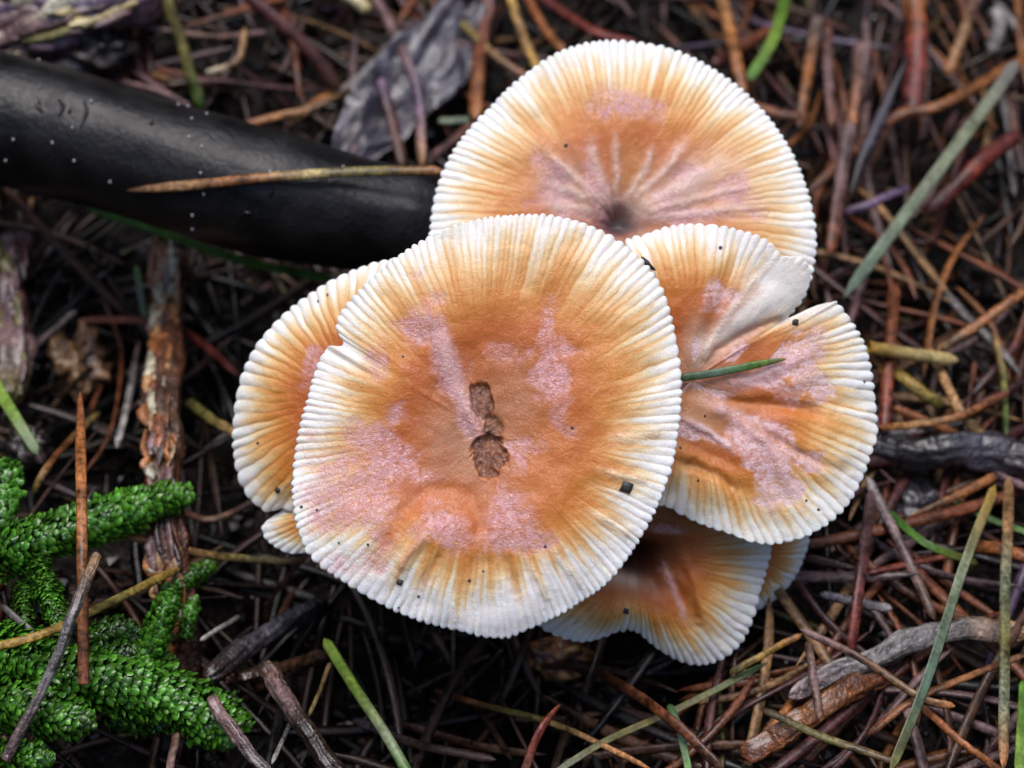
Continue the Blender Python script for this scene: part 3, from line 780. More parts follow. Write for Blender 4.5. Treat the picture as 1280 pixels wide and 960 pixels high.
def strand(name, pts, wpx, cols, label, cat, group=None, kind='needle', flat=0.85, ends=(0.06, 0.06), seed=0, sides=8, rough=0.0):
    p = pts3(pts); n = 26
    path = smooth_path(p, n)
    px, py, dd = pix(path)
    rad = 0.5 * wpx * dd / FPX
    tp = taper(n, ends[0], ends[1])
    r_ = np.random.default_rng(int(abs(pts[0][0] * 7 + pts[0][1] * 3 + wpx * 11)) + seed)
    if kind == 'needle':
        path = path + 0.18 * rad.mean() * np.stack([fbm(np.linspace(0, 4, n) + r_.random() * 50, np.full(n, q), 2) - .5 for q in (1.0, 7.0, 13.0)], -1) * 2
        v, f, t_ = tube(path, rad * tp, sides, flat=0.62, keel=0.12, rough=rough or 0.05, freq=200, seed=r_.random() * 90, roll=r_.normal(0, .3)); mat = M_NEEDLE
    elif kind == 'blade':
        v, f, t_ = tube(path, rad * tp, 8, flat=0.22, keel=0.3, roll=r_.normal(0, .15)); mat = M_GRASS
    elif kind == 'stalk':
        v, f, t_ = tube(path, rad * tp, 10, flat=0.85, rough=0.03, freq=150); mat = M_GRASS
    else:
        n = 110; path = smooth_path(p, n); path = path + (0.5 * wpx * dd.mean() / FPX) * 0.35 * np.stack([fbm(np.linspace(0, 7, n) + r_.random() * 50, np.full(n, q), 3) - .5 for q in (1.0, 7.0, 13.0)], -1) * 2; _, _, dd = pix(path); rad = 0.5 * wpx * dd / FPX; tp = taper(n, ends[0], ends[1])
        v, f, t_ = tube(path, rad * tp, 30, grain=0.16, flat=flat, rough=rough or 0.22, freq=170, seed=r_.random() * 90); mat = M_TWIG
    c = colour_at(cols, t_)
    mot = fbm(t_ * 22 + r_.random() * 60, np.arange(len(t_)) % (30 if kind == 'twig' else sides if kind == 'needle' else 10 if kind == 'stalk' else 8) * 1.1, 3)[:, None]
    c = c * (0.45 + 1.0 * mot) * (0.75 if kind in ('needle', 'twig') else 0.9)
    o = put(name, mesh_from(name, v, f, c), mat, path[0])
    tag(o, label, cat, group)
    return o


HG = 'single needles and straws lying on top of the litter'
def nd(pts, w_, cols, label, **k): return strand('pine_needle', pts, w_, cols, label, 'needle', HG, **k)
def gr(pts, w_, cols, label, **k): return strand('grass_blade', pts, w_, cols, label, 'grass blade', 'grass blades among the litter', kind=k.pop('kind', 'blade'), **k)
def tw(pts, w_, cols, label, **k): return strand(k.pop('name', 'twig'), pts, w_, cols, label, k.pop('cat', 'twig'), 'twigs in the litter', kind='twig', **k)


# across the branch
nlie = [branch_hit(x, y) - FW * 0.0006 for x, y in ((158, 238), (350, 222))]
d1, d2 = pix(nlie[0])[2], pix(nlie[1])[2]
nd([(158, 238, 100 + d1), (250, 230, 100 + (d1 + d2) / 2 - .001), (350, 221, 100 + d2 - 0.0005), (450, 214, 100.2800), (560, 213, 100.2790)], 14, ['brown', 'tan', 'orange', 'straw', 'olive', 'orange'],
   'long tan and olive needle lying across the black branch', ends=(0.16, 0.02))
gr([(108, 260, .012), (200, 290, .016), (300, 325, .020), (425, 352, .024)], 11, ['dgreen', 'green', 'green', 'dgreen'], 'slender dark green blade running under the black branch to the half hidden cap')
# left side
nd([(100, 490, .0270), (102, 640, .0265), (105, 855, .0200)], 14, ['rust', 'orange', 'orange', 'rust'], 'upright orange brown needle standing against the moss', ends=(.25, .0))
tw([(121, 695, .026), (92, 765, .0265), (58, 850, .0240), (8, 948, .021)], 13, ['tan', 'grey', 'grey', 'mauve'], 'thin weathered grey stick crossing the upright orange needle', rough=.12, ends=(.0, .0))
nd([(228, 708, .014), (140, 752, .017), (60, 790, .018), (-20, 812, .018)], 12, ['yellow', 'olive', 'yellow', 'yellow'], 'yellow needle with a green band lying over the moss')
nd([(136, 664, .011), (230, 688, .014), (300, 698, .015), (382, 702, .018)], 10, ['orange', 'tan', 'olive', 'brown'], 'ochre needle reaching from the moss to the rim of the largest cap')
nd([(98, 400, .014), (180, 402, .014), (235, 418, .013), (300, 470, .012)], 11, ['rust', 'maroon', 'red', 'maroon'], 'dark red curved needle crossing the rotten upright twig')
nd([(5, 235, .010), (75, 310, .009), (165, 400, .008)], 13, ['rust', 'brown', 'umber'], 'dull brown needle slanting down below the black branch')
nd([(112, 345, .006), (140, 400, .008), (152, 450, .009), (138, 540, .009), (100, 600, .008)], 6, ['brown', 'rust', 'brown'], 'thin brown bowed straw beside the crumpled leaf')
nd([(174, 425, .011), (162, 490, .011), (146, 560, .010)], 9, ['brown', 'grey', 'white'], 'silvery grey straw beside the rotten upright twig', ends=(.3, .05))
nd([(95, 388, .012), (36, 440, .010)], 7, ['grey', 'mauve'], 'short pale grey straw over the crumpled brown leaf')
gr([(-12, 470, .016), (15, 515, .017), (48, 568, .014)], 15, ['lime', 'lime', 'dgreen'], 'short fresh green blade beside the mauve bark twig')
gr([(170, 333, .006), (176, 370, .007), (184, 410, .008)], 8, ['dgreen', 'teal'], 'tiny dark green blade tip left of the rotten upright twig')
nd([(234, 500, .012), (262, 522, .013), (305, 548, .014)], 13, ['olive', 'olive', 'tan'], 'olive needle slipping under the half hidden cap')
nd([(42, 618, .012), (58, 585, .013), (90, 548, .012), (125, 515, .009)], 10, ['olive', 'rust', 'olive'], 'curled olive and rust leaf tip beside the moss')
nd([(150, 430, .004), (110, 520, .006)], 6, ['maroon', 'rust'], 'short rusty straw near the crumpled leaf')
nd([(0, 710, .010), (60, 712, .010)], 10, ['orange', 'brown'], 'short orange needle poking out of the moss')
nd([(0, 755, .013), (45, 795, .0125), (85, 838, .012)], 9, ['black', 'grey', 'black'], 'blackened grey straw lying in the moss')
nd([(200, 620, .005), (260, 650, .008), (330, 620, .010)], 10, ['maroon', 'brown', 'umber'], 'dark maroon needle in the hollow beside the half hidden cap')
nd([(190, 690, .010), (197, 745, .009)], 6, ['rust', 'brown'], 'short rusty straw between the moss shoots')
nd([(385, 690, .019), (345, 740, .012), (330, 770, .008)], 6, ['maroon', 'umber'], 'thin dark red straw hanging below the rim of the largest cap')
# behind, left of the rear cap
nd([(208, -10, .014), (232, 70, .010), (252, 138, .009)], 16, ['olive', 'olive', 'dgreen'], 'olive brown straw rising behind the black branch')
nd([(300, -12, .012), (380, 55, .008), (425, 112, .005)], 17, ['maroon', 'maroon', 'brown'], 'thick dark maroon needle slanting down behind the black branch')
nd([(306, 35, .008), (300, 72, .009), (282, 84, .009), (256, 92, .008)], 9, ['tan', 'tan', 'pale'], 'hooked tan straw behind the black branch')
nd([(303, 156, .006), (402, 133, .008)], 10, ['orange', 'tan'], 'short tan needle just behind the black branch')
nd([(465, -10, .008), (505, 68, .010), (524, 130, .010), (528, 208, .009)], 13, ['mauve', 'mauve', 'violet', 'tan'], 'bent mauve straw crossing the slate grey leaf')
nd([(528, 208, .008), (592, 154, .011)], 12, ['mauve', 'rust'], 'mauve needle ending at the bent mauve straw near the rear cap')
nd([(594, 152, .010), (600, 70, .008), (612, -10, .006)], 18, ['orange', 'rust', 'mauve'], 'thick rust orange needle standing left of the rear cap')
nd([(636, -10, .010), (652, 40, .011), (674, 90, .012)], 12, ['yellow', 'tan', 'yellow'], 'curved golden needle at the rear rim of the funnel shaped cap')
nd([(656, -10, .008), (680, 35, .009), (706, 66, .010)], 11, ['rust', 'orange'], 'rusty needle beside the curved golden one')
nd([(672, -8, .006), (740, 38, .008), (800, 55, .008)], 13, ['maroon', 'red', 'maroon'], 'dark red needle behind the rear rim of the funnel shaped cap')
strand('plant_stem', [(425, -12, .012), (445, 0, .013), (462, 16, .013)], 18, ['pale', 'straw'], 'pale broken straw stub behind the slate grey leaf', 'stem', kind='stalk', ends=(.0, .1))
nd([(475, 95, .009), (488, 145, .008), (505, 210, .007)], 15, ['violet', 'maroon', 'brown'], 'short maroon needle lying on the slate grey leaf')
nd([(548, 152, .008), (588, 150, .008)], 11, ['sage', 'teal'], 'short pale teal straw near the rear cap')
nd([(575, 25, .008), (620, 70, .009), (665, 100, .009)], 12, ['olive', 'tan', 'rust'], 'tan and olive needle crossing the thick rust orange one')
nd([(160, 30, .008), (260, 45, .008), (340, 40, .006)], 9, ['mauve', 'brown', 'mauve'], 'dull mauve straw lying level behind the black branch')
nd([(140, 100, .006), (200, 115, .007), (240, 135, .007)], 9, ['maroon', 'mauve'], 'short maroon straw tucked behind the black branch')
nd([(360, 155, .006), (400, 130, .008), (450, 110, .008)], 10, ['tan', 'brown'], 'short dull tan needle between the black branch and the slate leaf')
# right of the rear cap
nd([(900, -10, .012), (916, 55, .013), (930, 122, .012)], 16, ['tan', 'orange', 'orange'], 'upright orange needle behind the rear right rim of the funnel shaped cap')
gr([(984, -10, .010), (966, 50, .013), (936, 100, .013)], 14, ['green', 'lime', 'green'], 'bright green blade behind the funnel shaped cap')
nd([(965, 35, .006), (890, 82, .008)], 16, ['rust', 'maroon'], 'rusty needle passing behind the bright green blade')
nd([(930, 128, .008), (965, 140, .009), (1005, 146, .008)], 14, ['rust', 'brown'], 'short rusty needle leaving the right rim of the funnel shaped cap')
nd([(1142, -12, .012), (1146, 60, .010), (1140, 150, .008)], 28, ['orange', 'red', 'maroon'], 'broad red orange needle, widest in the litter')
nd([(1222, -10, .012), (1205, 40, .012), (1184, 95, .010)], 14, ['mauve', 'tan', 'orange'], 'tan needle right of the broad red orange one')
nd([(1290, 66, .009), (1180, 130, .010), (1110, 152, .010), (1010, 242, .009)], 15, ['orange', 'orange', 'rust', 'brown'], 'long orange brown needle passing under the grey green blade')
gr([(1272, 76, .012), (1220, 150, .014), (1160, 230, .014), (1055, 372, .010)], 16, ['grey', 'sage', 'sage', 'teal'], 'long grey green blade slanting across the litter', ends=(0.02, 0.05))
nd([(1134, 74, .014), (1104, 140, .013), (1082, 190, .012), (1064, 240, .010)], 16, ['black', 'slate', 'black'], 'black pointed leaf sliver over the mauve needle', ends=(.5, .4))
nd([(1064, 150, .011), (1052, 220, .011), (1038, 318, .009)], 18, ['mauve', 'mauve', 'rust'], 'thick mauve brown needle beside the right rim of the funnel shaped cap')
nd([(1056, 266, .008), (1095, 252, .010), (1137, 233, .009)], 11, ['violet', 'violet'], 'short violet straw meeting the grey green blade')
nd([(1275, 165, .008), (1215, 212, .009), (1160, 268, .007)], 22, ['maroon', 'red', 'maroon'], 'broad dark red needle beneath the grey green blade')
nd([(1022, 20, .006), (1010, 90, .008), (1000, 160, .008)], 14, ['grey', 'orange', 'brown'], 'orange straw with a grey upper end behind the funnel shaped cap')
nd([(1033, 30, .008), (1036, 100, .009), (1040, 160, .008)], 13, ['brown', 'mauve', 'rust'], 'mauve and rust straw parallel to an orange one')
nd([(1074, 50, .008), (1070, 110, .008), (1064, 160, .007)], 14, ['mauve', 'orange'], 'mauve straw turning orange above the thick mauve needle')
nd([(1240, 10, .010), (1250, 30, .010), (1238, 65, .009)], 18, ['grey', 'grey'], 'blunt grey straw at the far corner of the litter')
nd([(1285, 360, .012), (1230, 400, .012), (1172, 440, .010)], 13, ['orange', 'orange', 'tan'], 'straight orange needle above the pale yellow stub')
strand('plant_stem', [(1085, 434, .016), (1140, 443, .014), (1198, 451, .012)], 17, ['yellow', 'straw', 'straw'], 'pale yellow straw stub right of the notched cap', 'stem', kind='stalk', ends=(.0, .12))
nd([(1116, 462, .010), (1145, 485, .010), (1178, 508, .008)], 16, ['yellow', 'olive'], 'short olive yellow needle under the pale yellow stub')
nd([(1162, 436, .009), (1200, 512, .011), (1234, 550, .009)], 12, ['tan', 'tan', 'olive'], 'tan needle under the straight orange one')
nd([(1096, 534, .013), (1150, 530, .013), (1205, 518, .013), (1264, 488, .011)], 10, ['orange', 'tan', 'orange', 'maroon'], 'orange tan needle lying level above the dark knotty twig')
nd([(1117, 355, .011), (1112, 440, .013), (1104, 540, .011)], 16, ['rust', 'rust', 'red'], 'upright red brown needle right of the notched cap')
nd([(1116, 508, .010), (1200, 545, .009)], 11, ['rust', 'orange'], 'rusty needle crossing under the level orange tan one')
nd([(1242, 415, .008), (1254, 470, .009), (1258, 545, .009)], 9, ['tan', 'olive', 'dgreen'], 'thin olive straw near the level orange tan needle')
nd([(1218, 452, .007), (1207, 545, .008)], 9, ['rust', 'maroon'], 'thin rusty straw behind the level orange tan needle')
nd([(1060, 410, .006), (1085, 330, .008)], 12, ['maroon', 'mauve'], 'short maroon needle behind the notched cap')
gr([(1244, 606, .010), (1205, 705, .016), (1158, 850, .018), (1112, 965, .016)], 14, ['yellow', 'sage', 'teal', 'olive'], 'long grey green blade standing over the level bark strips', ends=(0.02, 0.05))
nd([(1260, 596, .010), (1256, 760, .015), (1254, 965, .016)], 16, ['tan', 'tan', 'sage', 'olive', 'sage', 'orange'], 'long straight straw banded tan and grey green')
gr([(1108, 638, .008), (1158, 680, .011), (1222, 704, .010)], 10, ['dgreen', 'green', 'olive'], 'short dark green blade crossing the mauve needle right of the low wavy cap')
gr([(1184, 622, .006), (1240, 650, .007), (1290, 668, .007)], 9, ['dgreen', 'green'], 'dark green blade half buried below the dark knotty twig')
nd([(1290, 700, .012), (1255, 688, .012), (1215, 682, .010)], 17, ['rust', 'orange'], 'thick orange needle end behind the banded straw')
nd([(1090, 612, .010), (1076, 715, .013), (1063, 815, .011)], 15, ['mauve', 'maroon', 'red'], 'upright maroon needle right of the low wavy cap')
nd([(1082, 596, .008), (1130, 690, .010), (1168, 775, .009)], 13, ['grey', 'mauve', 'brown'], 'mauve brown needle slanting under the short dark green blade')
nd([(1084, 716, .009), (1200, 692, .010)], 9, ['red', 'rust'], 'thin red needle lying level near the upright maroon one')
nd([(1024, 742, .008), (1115, 762, .008)], 12, ['slate', 'grey'], 'dull slate grey straw behind the upright maroon needle')
nd([(1000, 786, .012), (1080, 825, .014), (1150, 872, .014), (1194, 882, .012)], 10, ['mauve', 'brown', 'tan', 'orange'], 'curved tan needle with a hooked tip over the grey bark strip')
nd([(1085, 918, .010), (1150, 872, .012), (1290, 815, .012)], 10, ['rust', 'orange', 'brown'], 'long rusty needle crossing under the hooked tan one')
nd([(1148, 880, .011), (1200, 925, .012), (1258, 970, .011)], 10, ['rust', 'orange'], 'rusty needle running out from under the long green blade')
gr([(1282, 850, .012), (1275, 970, .014)], 18, ['green', 'lime'], 'short wide green blade beside the banded straw')
nd([(950, 885, .010), (1030, 922, .012), (1125, 955, .012)], 11, ['umber', 'olive', 'brown'], 'dark olive needle below the orange bark strip')
nd([(912, 842, .010), (955, 818, .011), (1002, 792, .010)], 9, ['olive', 'yellow', 'orange'], 'short golden needle below the low wavy cap')
nd([(1010, 800, .009), (1025, 900, .010)], 11, ['brown', 'mauve', 'brown'], 'brown straw across the orange bark strip')
tw([(930, 945, .006), (1020, 888, .008), (1110, 838, .007)], 30, ['rust', 'orange', 'rust'], 'orange brown strip of bark below the grey strip', rough=.16, flat=.22, name='bark_strip', cat='bark')
tw([(985, 872, .007), (1090, 822, .009), (1175, 790, .009), (1290, 785, .008)], 26, ['mauve', 'grey', 'grey', 'tan'], 'grey weathered strip of bark crossed by the hooked needle', rough=.16, flat=.22, name='bark_strip', cat='bark')
tw([(1080, 556, .006), (1150, 568, .009), (1220, 562, .008), (1300, 580, .007)], 40, ['slate', 'black', 'slate', 'umber'], 'dark knotty twig right of the notched cap', rough=.28)
# in front
strand('plant_stem', [(405, 798, .0250), (445, 862, .0245), (480, 915, .0225), (515, 975, .0200)], 14, ['lime', 'lime', 'sage', 'green'], 'light green broken stalk standing below the largest cap', 'stem', kind='stalk', ends=(.03, .0))
tw([(328, 830, .020), (352, 865, .020), (385, 915, .019), (430, 978, .017)], 22, ['brown', 'mauve', 'umber', 'umber'], 'smooth brown stick pointing up beside the light green stalk', rough=.07, ends=(.05, .0))
nd([(540, 862, .012), (600, 880, .012), (700, 908, .012), (815, 962, .012)], 8, ['umber', 'rust', 'olive', 'tan', 'orange'], 'long thin tan straw in the dark hollow below the largest cap')
nd([(700, 880, .020), (676, 912, .018), (652, 972, .015)], 11, ['rust', 'red', 'brown'], 'pointed dark red leaf tip over the long thin tan straw', ends=(.5, .0))
gr([(690, 968, .012), (760, 925, .013), (850, 885, .010), (960, 828, .007)], 9, ['sage', 'olive', 'olive', 'dgreen'], 'dull green blade crossing the long brown needle below the low wavy cap')
gr([(836, 880, .011), (850, 915, .012), (862, 970, .012)], 10, ['dgreen', 'teal', 'green'], 'short curled green blade below the low wavy cap')
nd([(742, 835, .010), (820, 885, .013), (905, 962, .013)], 14, ['umber', 'rust', 'brown'], 'long brown needle below the low wavy cap')
tw([(258, 850, .012), (330, 795, .014), (408, 750, .012)], 24, ['umber', 'slate', 'black'], 'wet black stick glistening below the half hidden cap', rough=.2)
tw([(300, 848, .012), (350, 838, .014), (410, 818, .013)], 18, ['umber', 'brown', 'umber'], 'flaky brown stick end beside the light green stalk', rough=.3)
nd([(412, 828, .018), (402, 858, .016), (386, 895, .013)], 5, ['tan', 'straw'], 'thin pale straw beside the light green stalk')
tw([(262, 872, .018), (296, 918, .018), (335, 970, .016)], 15, ['mauve', 'mauve', 'grey'], 'mauve weathered stick lying across the tip of the moss', rough=.16)
nd([(300, 770, .010), (250, 800, .011)], 6, ['grey', 'white'], 'short pale straw end beside the moss')
nd([(340, 955, .012), (372, 885, .013)], 6, ['white', 'grey'], 'thin whitish straw left of the smooth brown stick')
nd([(208, 985, .012), (222, 915, .015)], 12, ['mauve', 'brown'], 'blunt mauve straw end in front of the moss')
nd([(540, 790, .004), (590, 870, .006), (640, 950, .006)], 9, ['umber', 'brown', 'umber'], 'dark brown straw in the hollow below the largest cap')
nd([(440, 900, .006), (520, 930, .008), (620, 950, .008)], 12, ['slate', 'umber', 'umber'], 'blackened needle lying level in front of the hollow')

# ------------------------------------------------------------------ bark twigs with flakes
def flaky(pts, wpx, cols, fl_cols, nfl, label, seed, name='rotten_twig', rough=.25):
    o = tw(pts, wpx, cols, label, name=name, cat='twig', rough=rough, seed=seed, ends=(.03, .03))
    r_ = np.random.default_rng(seed)
    p = pts3(pts); path = smooth_path(p, 60)
    tan = np.gradient(path, axis=0)
    for k in range(nfl):
        i = int(r_.uniform(3, 54)); x, y, d_ = pix(path[i])
        t_ = tan[i] / np.linalg.norm(tan[i]); s_ = np.cross(t_, -FW); s_ /= np.linalg.norm(s_)
        rad = 0.5 * wpx * d_ / FPX
        a = r_.uniform(-.85, .85)
        c0 = path[i] + s_ * rad * math.sin(a) * 1.0 - FW * rad * math.cos(a) * 0.97
        L = rad * r_.uniform(0.4, 1.7)
        q = smooth_path([c0 - t_ * L, c0 + (s_ * r_.normal(0, .15) - FW * r_.uniform(-.05, .2)) * rad, c0 + t_ * L + s_ * rad * r_.normal(0, .15)], 8)
        v, f, tt = tube(q, rad * r_.uniform(.18, .42) * taper(8, .3, .3, .3, .3), 7, flat=0.35, rough=.6, freq=700, seed=r_.random() * 80, roll=a, ref=-FW)
        c = colour_at([fl_cols[int(r_.integers(len(fl_cols)))]], tt) * r_.uniform(.6, 1.2)
        link('bark_flake', mesh_from('bark_flake', v - path[0], f, c), M_TWIG, o).matrix_parent_inverse = Matrix()
    return o


flaky([(216, 308, .012), (212, 400, .016), (206, 520, .017), (214, 680, .013), (240, 860, -.002)], 42, ['umber', 'rust', 'brown', 'rust', 'umber'], ['rust', 'tan', 'mauve', 'pale', 'orange', 'umber', 'orange'], 90,
      'rotten upright twig with peeling wet bark beside the half hidden cap', 31)
flaky([(14, 292, .012), (18, 400, .013), (16, 505, .011)], 38, ['mauve', 'maroon', 'mauve', 'olive'], ['mauve', 'maroon', 'olive', 'grey'], 22,
      'short broken twig with mauve bark below the black branch', 32, name='bark_twig')
flaky([(-60, 66, .012), (30, 42, .013), (110, 14, .013), (210, -22, .010)], 70, ['mauve', 'mauve', 'violet', 'brown'], ['pale', 'straw', 'mauve', 'violet', 'olive', 'maroon'], 30,
      'thick mauve bark log with pale flakes behind the black branch', 33, name='bark_log')


def lump(name, x, y, h, spx, cols, label, cat, seed, amp=.45, freq=1.4, sq=(1, 1, .8), mat=None):
    c0 = G(x, y, h); d_ = pix(c0)[2]; s_ = spx * d_ / FPX
    n, m_ = 26, 36
    th_, ph_ = np.meshgrid(np.linspace(0.03, math.pi - 0.03, n), np.arange(m_) / m_ * 2 * math.pi, indexing='ij')
    dx, dy, dz = np.sin(th_) * np.cos(ph_), np.sin(th_) * np.sin(ph_), np.cos(th_)
    q = (fbm(dx * freq * 2 + seed, dy * freq * 2 + dz * 3.1, 4) + fbm(dz * freq * 2 + seed * 3, dx * freq * 2 + dy * 2.3, 4) - 1)
    rr = s_ * (1 + amp * 2 * q)
    v = np.stack([dx * rr * sq[0], dy * rr * sq[1], dz * rr * sq[2]], -1).reshape(-1, 3) + c0
    c = colour_at(cols, np.clip(0.5 + 1.6 * q.ravel(), 0, 1))
    o = put(name, mesh_from(name, v, grid_faces(n, m_), c), mat or M_TWIG, c0)
    return tag(o, label, cat)


lump('soil_clod', 118, 62, .008, 42, ['black', 'black', 'umber'], 'round clod of black humus between the bark log and the black branch', 'soil', 3)
lump('dead_leaf', 96, 452, .006, 40, ['umber', 'brown', 'tan'], 'crumpled brown dead leaf beside the short mauve twig', 'leaf', 9, amp=.6, freq=1.8, sq=(.9, 1.1, .7))
lump('soil_clod', 700, 822, .004, 34, ['umber', 'brown', 'orange', 'olive'], 'rusty lump of rotten wood under the low wavy cap', 'wood', 15, sq=(1.3, .8, .6))
lump('soil_clod', 35, 560, .006, 30, ['black', 'umber'], 'small dark clod beside the short fresh green blade', 'soil', 19)
lump('soil_clod', 1150, 640, .002, 40, ['black', 'slate'], 'blackish clod under the dark knotty twig', 'soil', 23)


def leaf_plate(pts_mid, wpx, cols, label, seed):
    path = smooth_path(pts3(pts_mid), 40); _, _, dd = pix(path)
    tp = np.sin(np.linspace(0.12, math.pi - 0.25, 40)) ** 0.6
    tan = np.gradient(path, axis=0); tan /= np.linalg.norm(tan, axis=1)[:, None]
    nor0 = np.array([0, -0.4, 0.92]); side = np.cross(tan, nor0); side /= np.linalg.norm(side, axis=1)[:, None]
    nor = np.cross(side, tan)
    u = np.linspace(-1, 1, 25)
    hw = (0.5 * wpx * dd / FPX * tp)[:, None, None]
    edge = 1 + 0.25 * (fbm(np.linspace(0, 9, 40)[:, None] + seed, np.sign(u)[None] * 3 + 5, 3) - .5)[..., None]
    cr = (fbm(np.linspace(0, 7, 40)[:, None] + seed, u[None] * 2.2 + 9, 4) - 0.5) * 0.0075
    vv = path[:, None] + side[:, None] * hw * edge * u[None, :, None] + nor[:, None] * (cr[..., None] + 0.22 * hw * np.abs(u)[None, :, None])
    top = vv.reshape(-1, 3); bot = (vv - nor[:, None] * 0.0003).reshape(-1, 3)
    f = grid_faces(40, 25, False)
    f = np.vstack([f, f[:, ::-1] + len(top)])
    c = colour_at(cols, np.clip(fbm(np.repeat(np.linspace(0, 6, 40), 25), np.tile(u * 3, 40), 3) * 1.6 - .3, 0, 1))
    o = put('dead_leaf', mesh_from('dead_leaf', np.vstack([top, bot]), f, np.vstack([c, c])), M_TWIG, path[0])
    tag(o, label, 'leaf')


leaf_plate([(425, 205, .006), (480, 140, .008), (535, 80, .008), (585, 5, .007)], 105, ['slate', 'slate', 'grey'], 'slate grey wrinkled wet leaf behind the black branch', 4.0)

# ------------------------------------------------------------------ moss
def moss(pts, wpx, label, seed, dens=1.0, tone=1.0, flat=0.7):
    r_ = np.random.default_rng(seed)
    path = smooth_path(pts3(pts), 40); _, _, dd = pix(path)
    L = np.linalg.norm(np.diff(path, axis=0), axis=1).sum()
    pxs = dd.mean() / FPX
    tan = np.gradient(path, axis=0); tan /= np.linalg.norm(tan, axis=1)[:, None]
    refv = np.array([0, -0.5, 0.86])
    side = np.cross(tan, refv); side /= np.linalg.norm(side, axis=1)[:, None]; nor = np.cross(side, tan)
    root = empty('moss_shoot', path[0])
    tag(root, label, 'moss', 'green moss shoots')
    tv, tf, tt = tube(path, 0.5 * wpx * pxs * 0.35 * taper(40, .05, .25), 8)
    link('stem', mesh_from('stem', tv - path[0], tf, np.tile(np.array([0.03, 0.07, 0.01]), (len(tv), 1))), M_MOSS, root)
    nl = int(dens * 150 * L / pxs * wpx / 900) + 120
    t_ = np.sort(r_.random(nl)) ** 0.95
    i = np.clip((t_ * 39).astype(int), 0, 39)
    ang_ = np.arange(nl) * 2.399 + r_.normal(0, .25, nl)
    env = np.interp(t_, [0, .1, .6, .85, 1.0], [.75, 1, .95, .72, .2])
    rad = 0.5 * wpx * pxs * env * (0.72 + 0.56 * fbm(t_ * 9 + seed, np.cos(ang_) + 5 + seed, 2))
    ca, sa = np.cos(ang_)[:, None], np.sin(ang_)[:, None]
    out = side[i] * ca + nor[i] * sa * flat; out /= np.linalg.norm(out, axis=1)[:, None]
    T = tan[i]
    spread = r_.uniform(.2, 1.5, nl)[:, None]
    T = T + r_.normal(0, .28, (nl, 3)); out = out + r_.normal(0, .22, (nl, 3))
    ax = T * 0.85 + out * spread * 0.62; ax /= np.linalg.norm(ax, axis=1)[:, None]
    sd_ = np.cross(ax, out); sd_ /= np.linalg.norm(sd_, axis=1)[:, None] + 1e-9
    up_ = np.cross(sd_, ax)
    ll = pxs * r_.uniform(5, 12, nl)[:, None] * np.clip(wpx / 48, .65, 1.2)
    wd = ll * r_.uniform(.34, .55, nl)[:, None]
    basep = path[i] + (side[i] * ca + nor[i] * sa * flat) * (rad[:, None] * r_.uniform(.45, .95, nl)[:, None])
    # a hollowed pointed leaf: base, two mid pairs, tip
    vs = [basep - sd_ * wd * .5, basep + up_ * wd * -.25, basep + sd_ * wd * .5,
          basep + ax * ll * .45 - sd_ * wd - up_ * wd * .35, basep + ax * ll * .5 + up_ * wd * .25, basep + ax * ll * .45 + sd_ * wd - up_ * wd * .35,
          basep + ax * ll * .8 - sd_ * wd * .6 - up_ * wd * .35, basep + ax * ll * .82 + up_ * wd * .05, basep + ax * ll * .8 + sd_ * wd * .6 - up_ * wd * .35,
          basep + ax * ll - up_ * wd * .15]
    V = np.stack(vs, 1)
    tri = np.array([(0, 1, 3), (1, 4, 3), (1, 2, 4), (2, 5, 4), (3, 4, 6), (4, 7, 6), (4, 5, 7), (5, 8, 7), (6, 7, 9), (7, 8, 9)])
    F = (tri[None] + (np.arange(nl) * 10)[:, None, None]).reshape(-1, 3)
    base_c = np.array([0.02, 0.10, 0.006]) * tone; tip_c = np.array([0.085, 0.27, 0.022]) * tone
    k = np.array([0, 0, 0, .4, .3, .4, .8, .7, .8, 1.0])[None, :, None]
    C = (base_c * (1 - k) + tip_c * k) * r_.uniform(.45, 1.3, nl)[:, None, None] * (0.55 + 0.9 * fbm(t_ * 6 + seed * 3, np.sin(ang_) + 4, 2))[:, None, None]
    C = C * np.where(r_.random(nl) < .12, 1.5, 1.0)[:, None, None] * np.array([1.0, 1.0, 1.0]) + np.array([0.02, 0.01, 0]) * k * r_.random(nl)[:, None, None]
    lv = link('leaves', mesh_from('leaves', V.reshape(-1, 3) - path[0], F, C.reshape(-1, 3)), M_MOSS, root)
    lv['kind'] = 'stuff'


moss([(-30, 700, .012), (40, 678, .014), (120, 652, .016), (180, 632, .018), (236, 618, .018)], 60, 'fat green moss shoot behind the upright orange needle, pointing at the mushrooms', 1)
moss([(45, 672, .013), (52, 715, .014), (64, 750, .014), (74, 782, .012)], 36, 'green moss side shoot hanging down left of the upright orange needle', 2)
moss([(-20, 705, .012), (0, 650, .014), (8, 600, .016), (4, 580, .017)], 46, 'upright green moss shoot tip above the fat shoot', 3)
moss([(-40, 800, .010), (40, 830, .013), (120, 848, .014), (200, 870, .014), (270, 905, .012), (286, 925, .010)], 78, 'broad green moss shoot below the yellow banded needle, longest of the patch', 4, 1.2)
moss([(170, 845, .009), (190, 805, .012), (204, 770, .015), (214, 742, .017)], 42, 'upright green moss shoot rising from the longest one', 5)
moss([(205, 745, .012), (228, 728, .013), (250, 715, .014), (268, 706, .012)], 28, 'small green moss sprig beside the rotten upright twig', 6, tone=.7)
moss([(-30, 872, .016), (20, 880, .018), (70, 893, .018), (112, 905, .016)], 64, 'green moss shoot lying in front of the longest one', 7)
moss([(-30, 955, .016), (20, 948, .018), (62, 950, .017)], 46, 'short green moss shoot tip at the foot of the patch', 8)
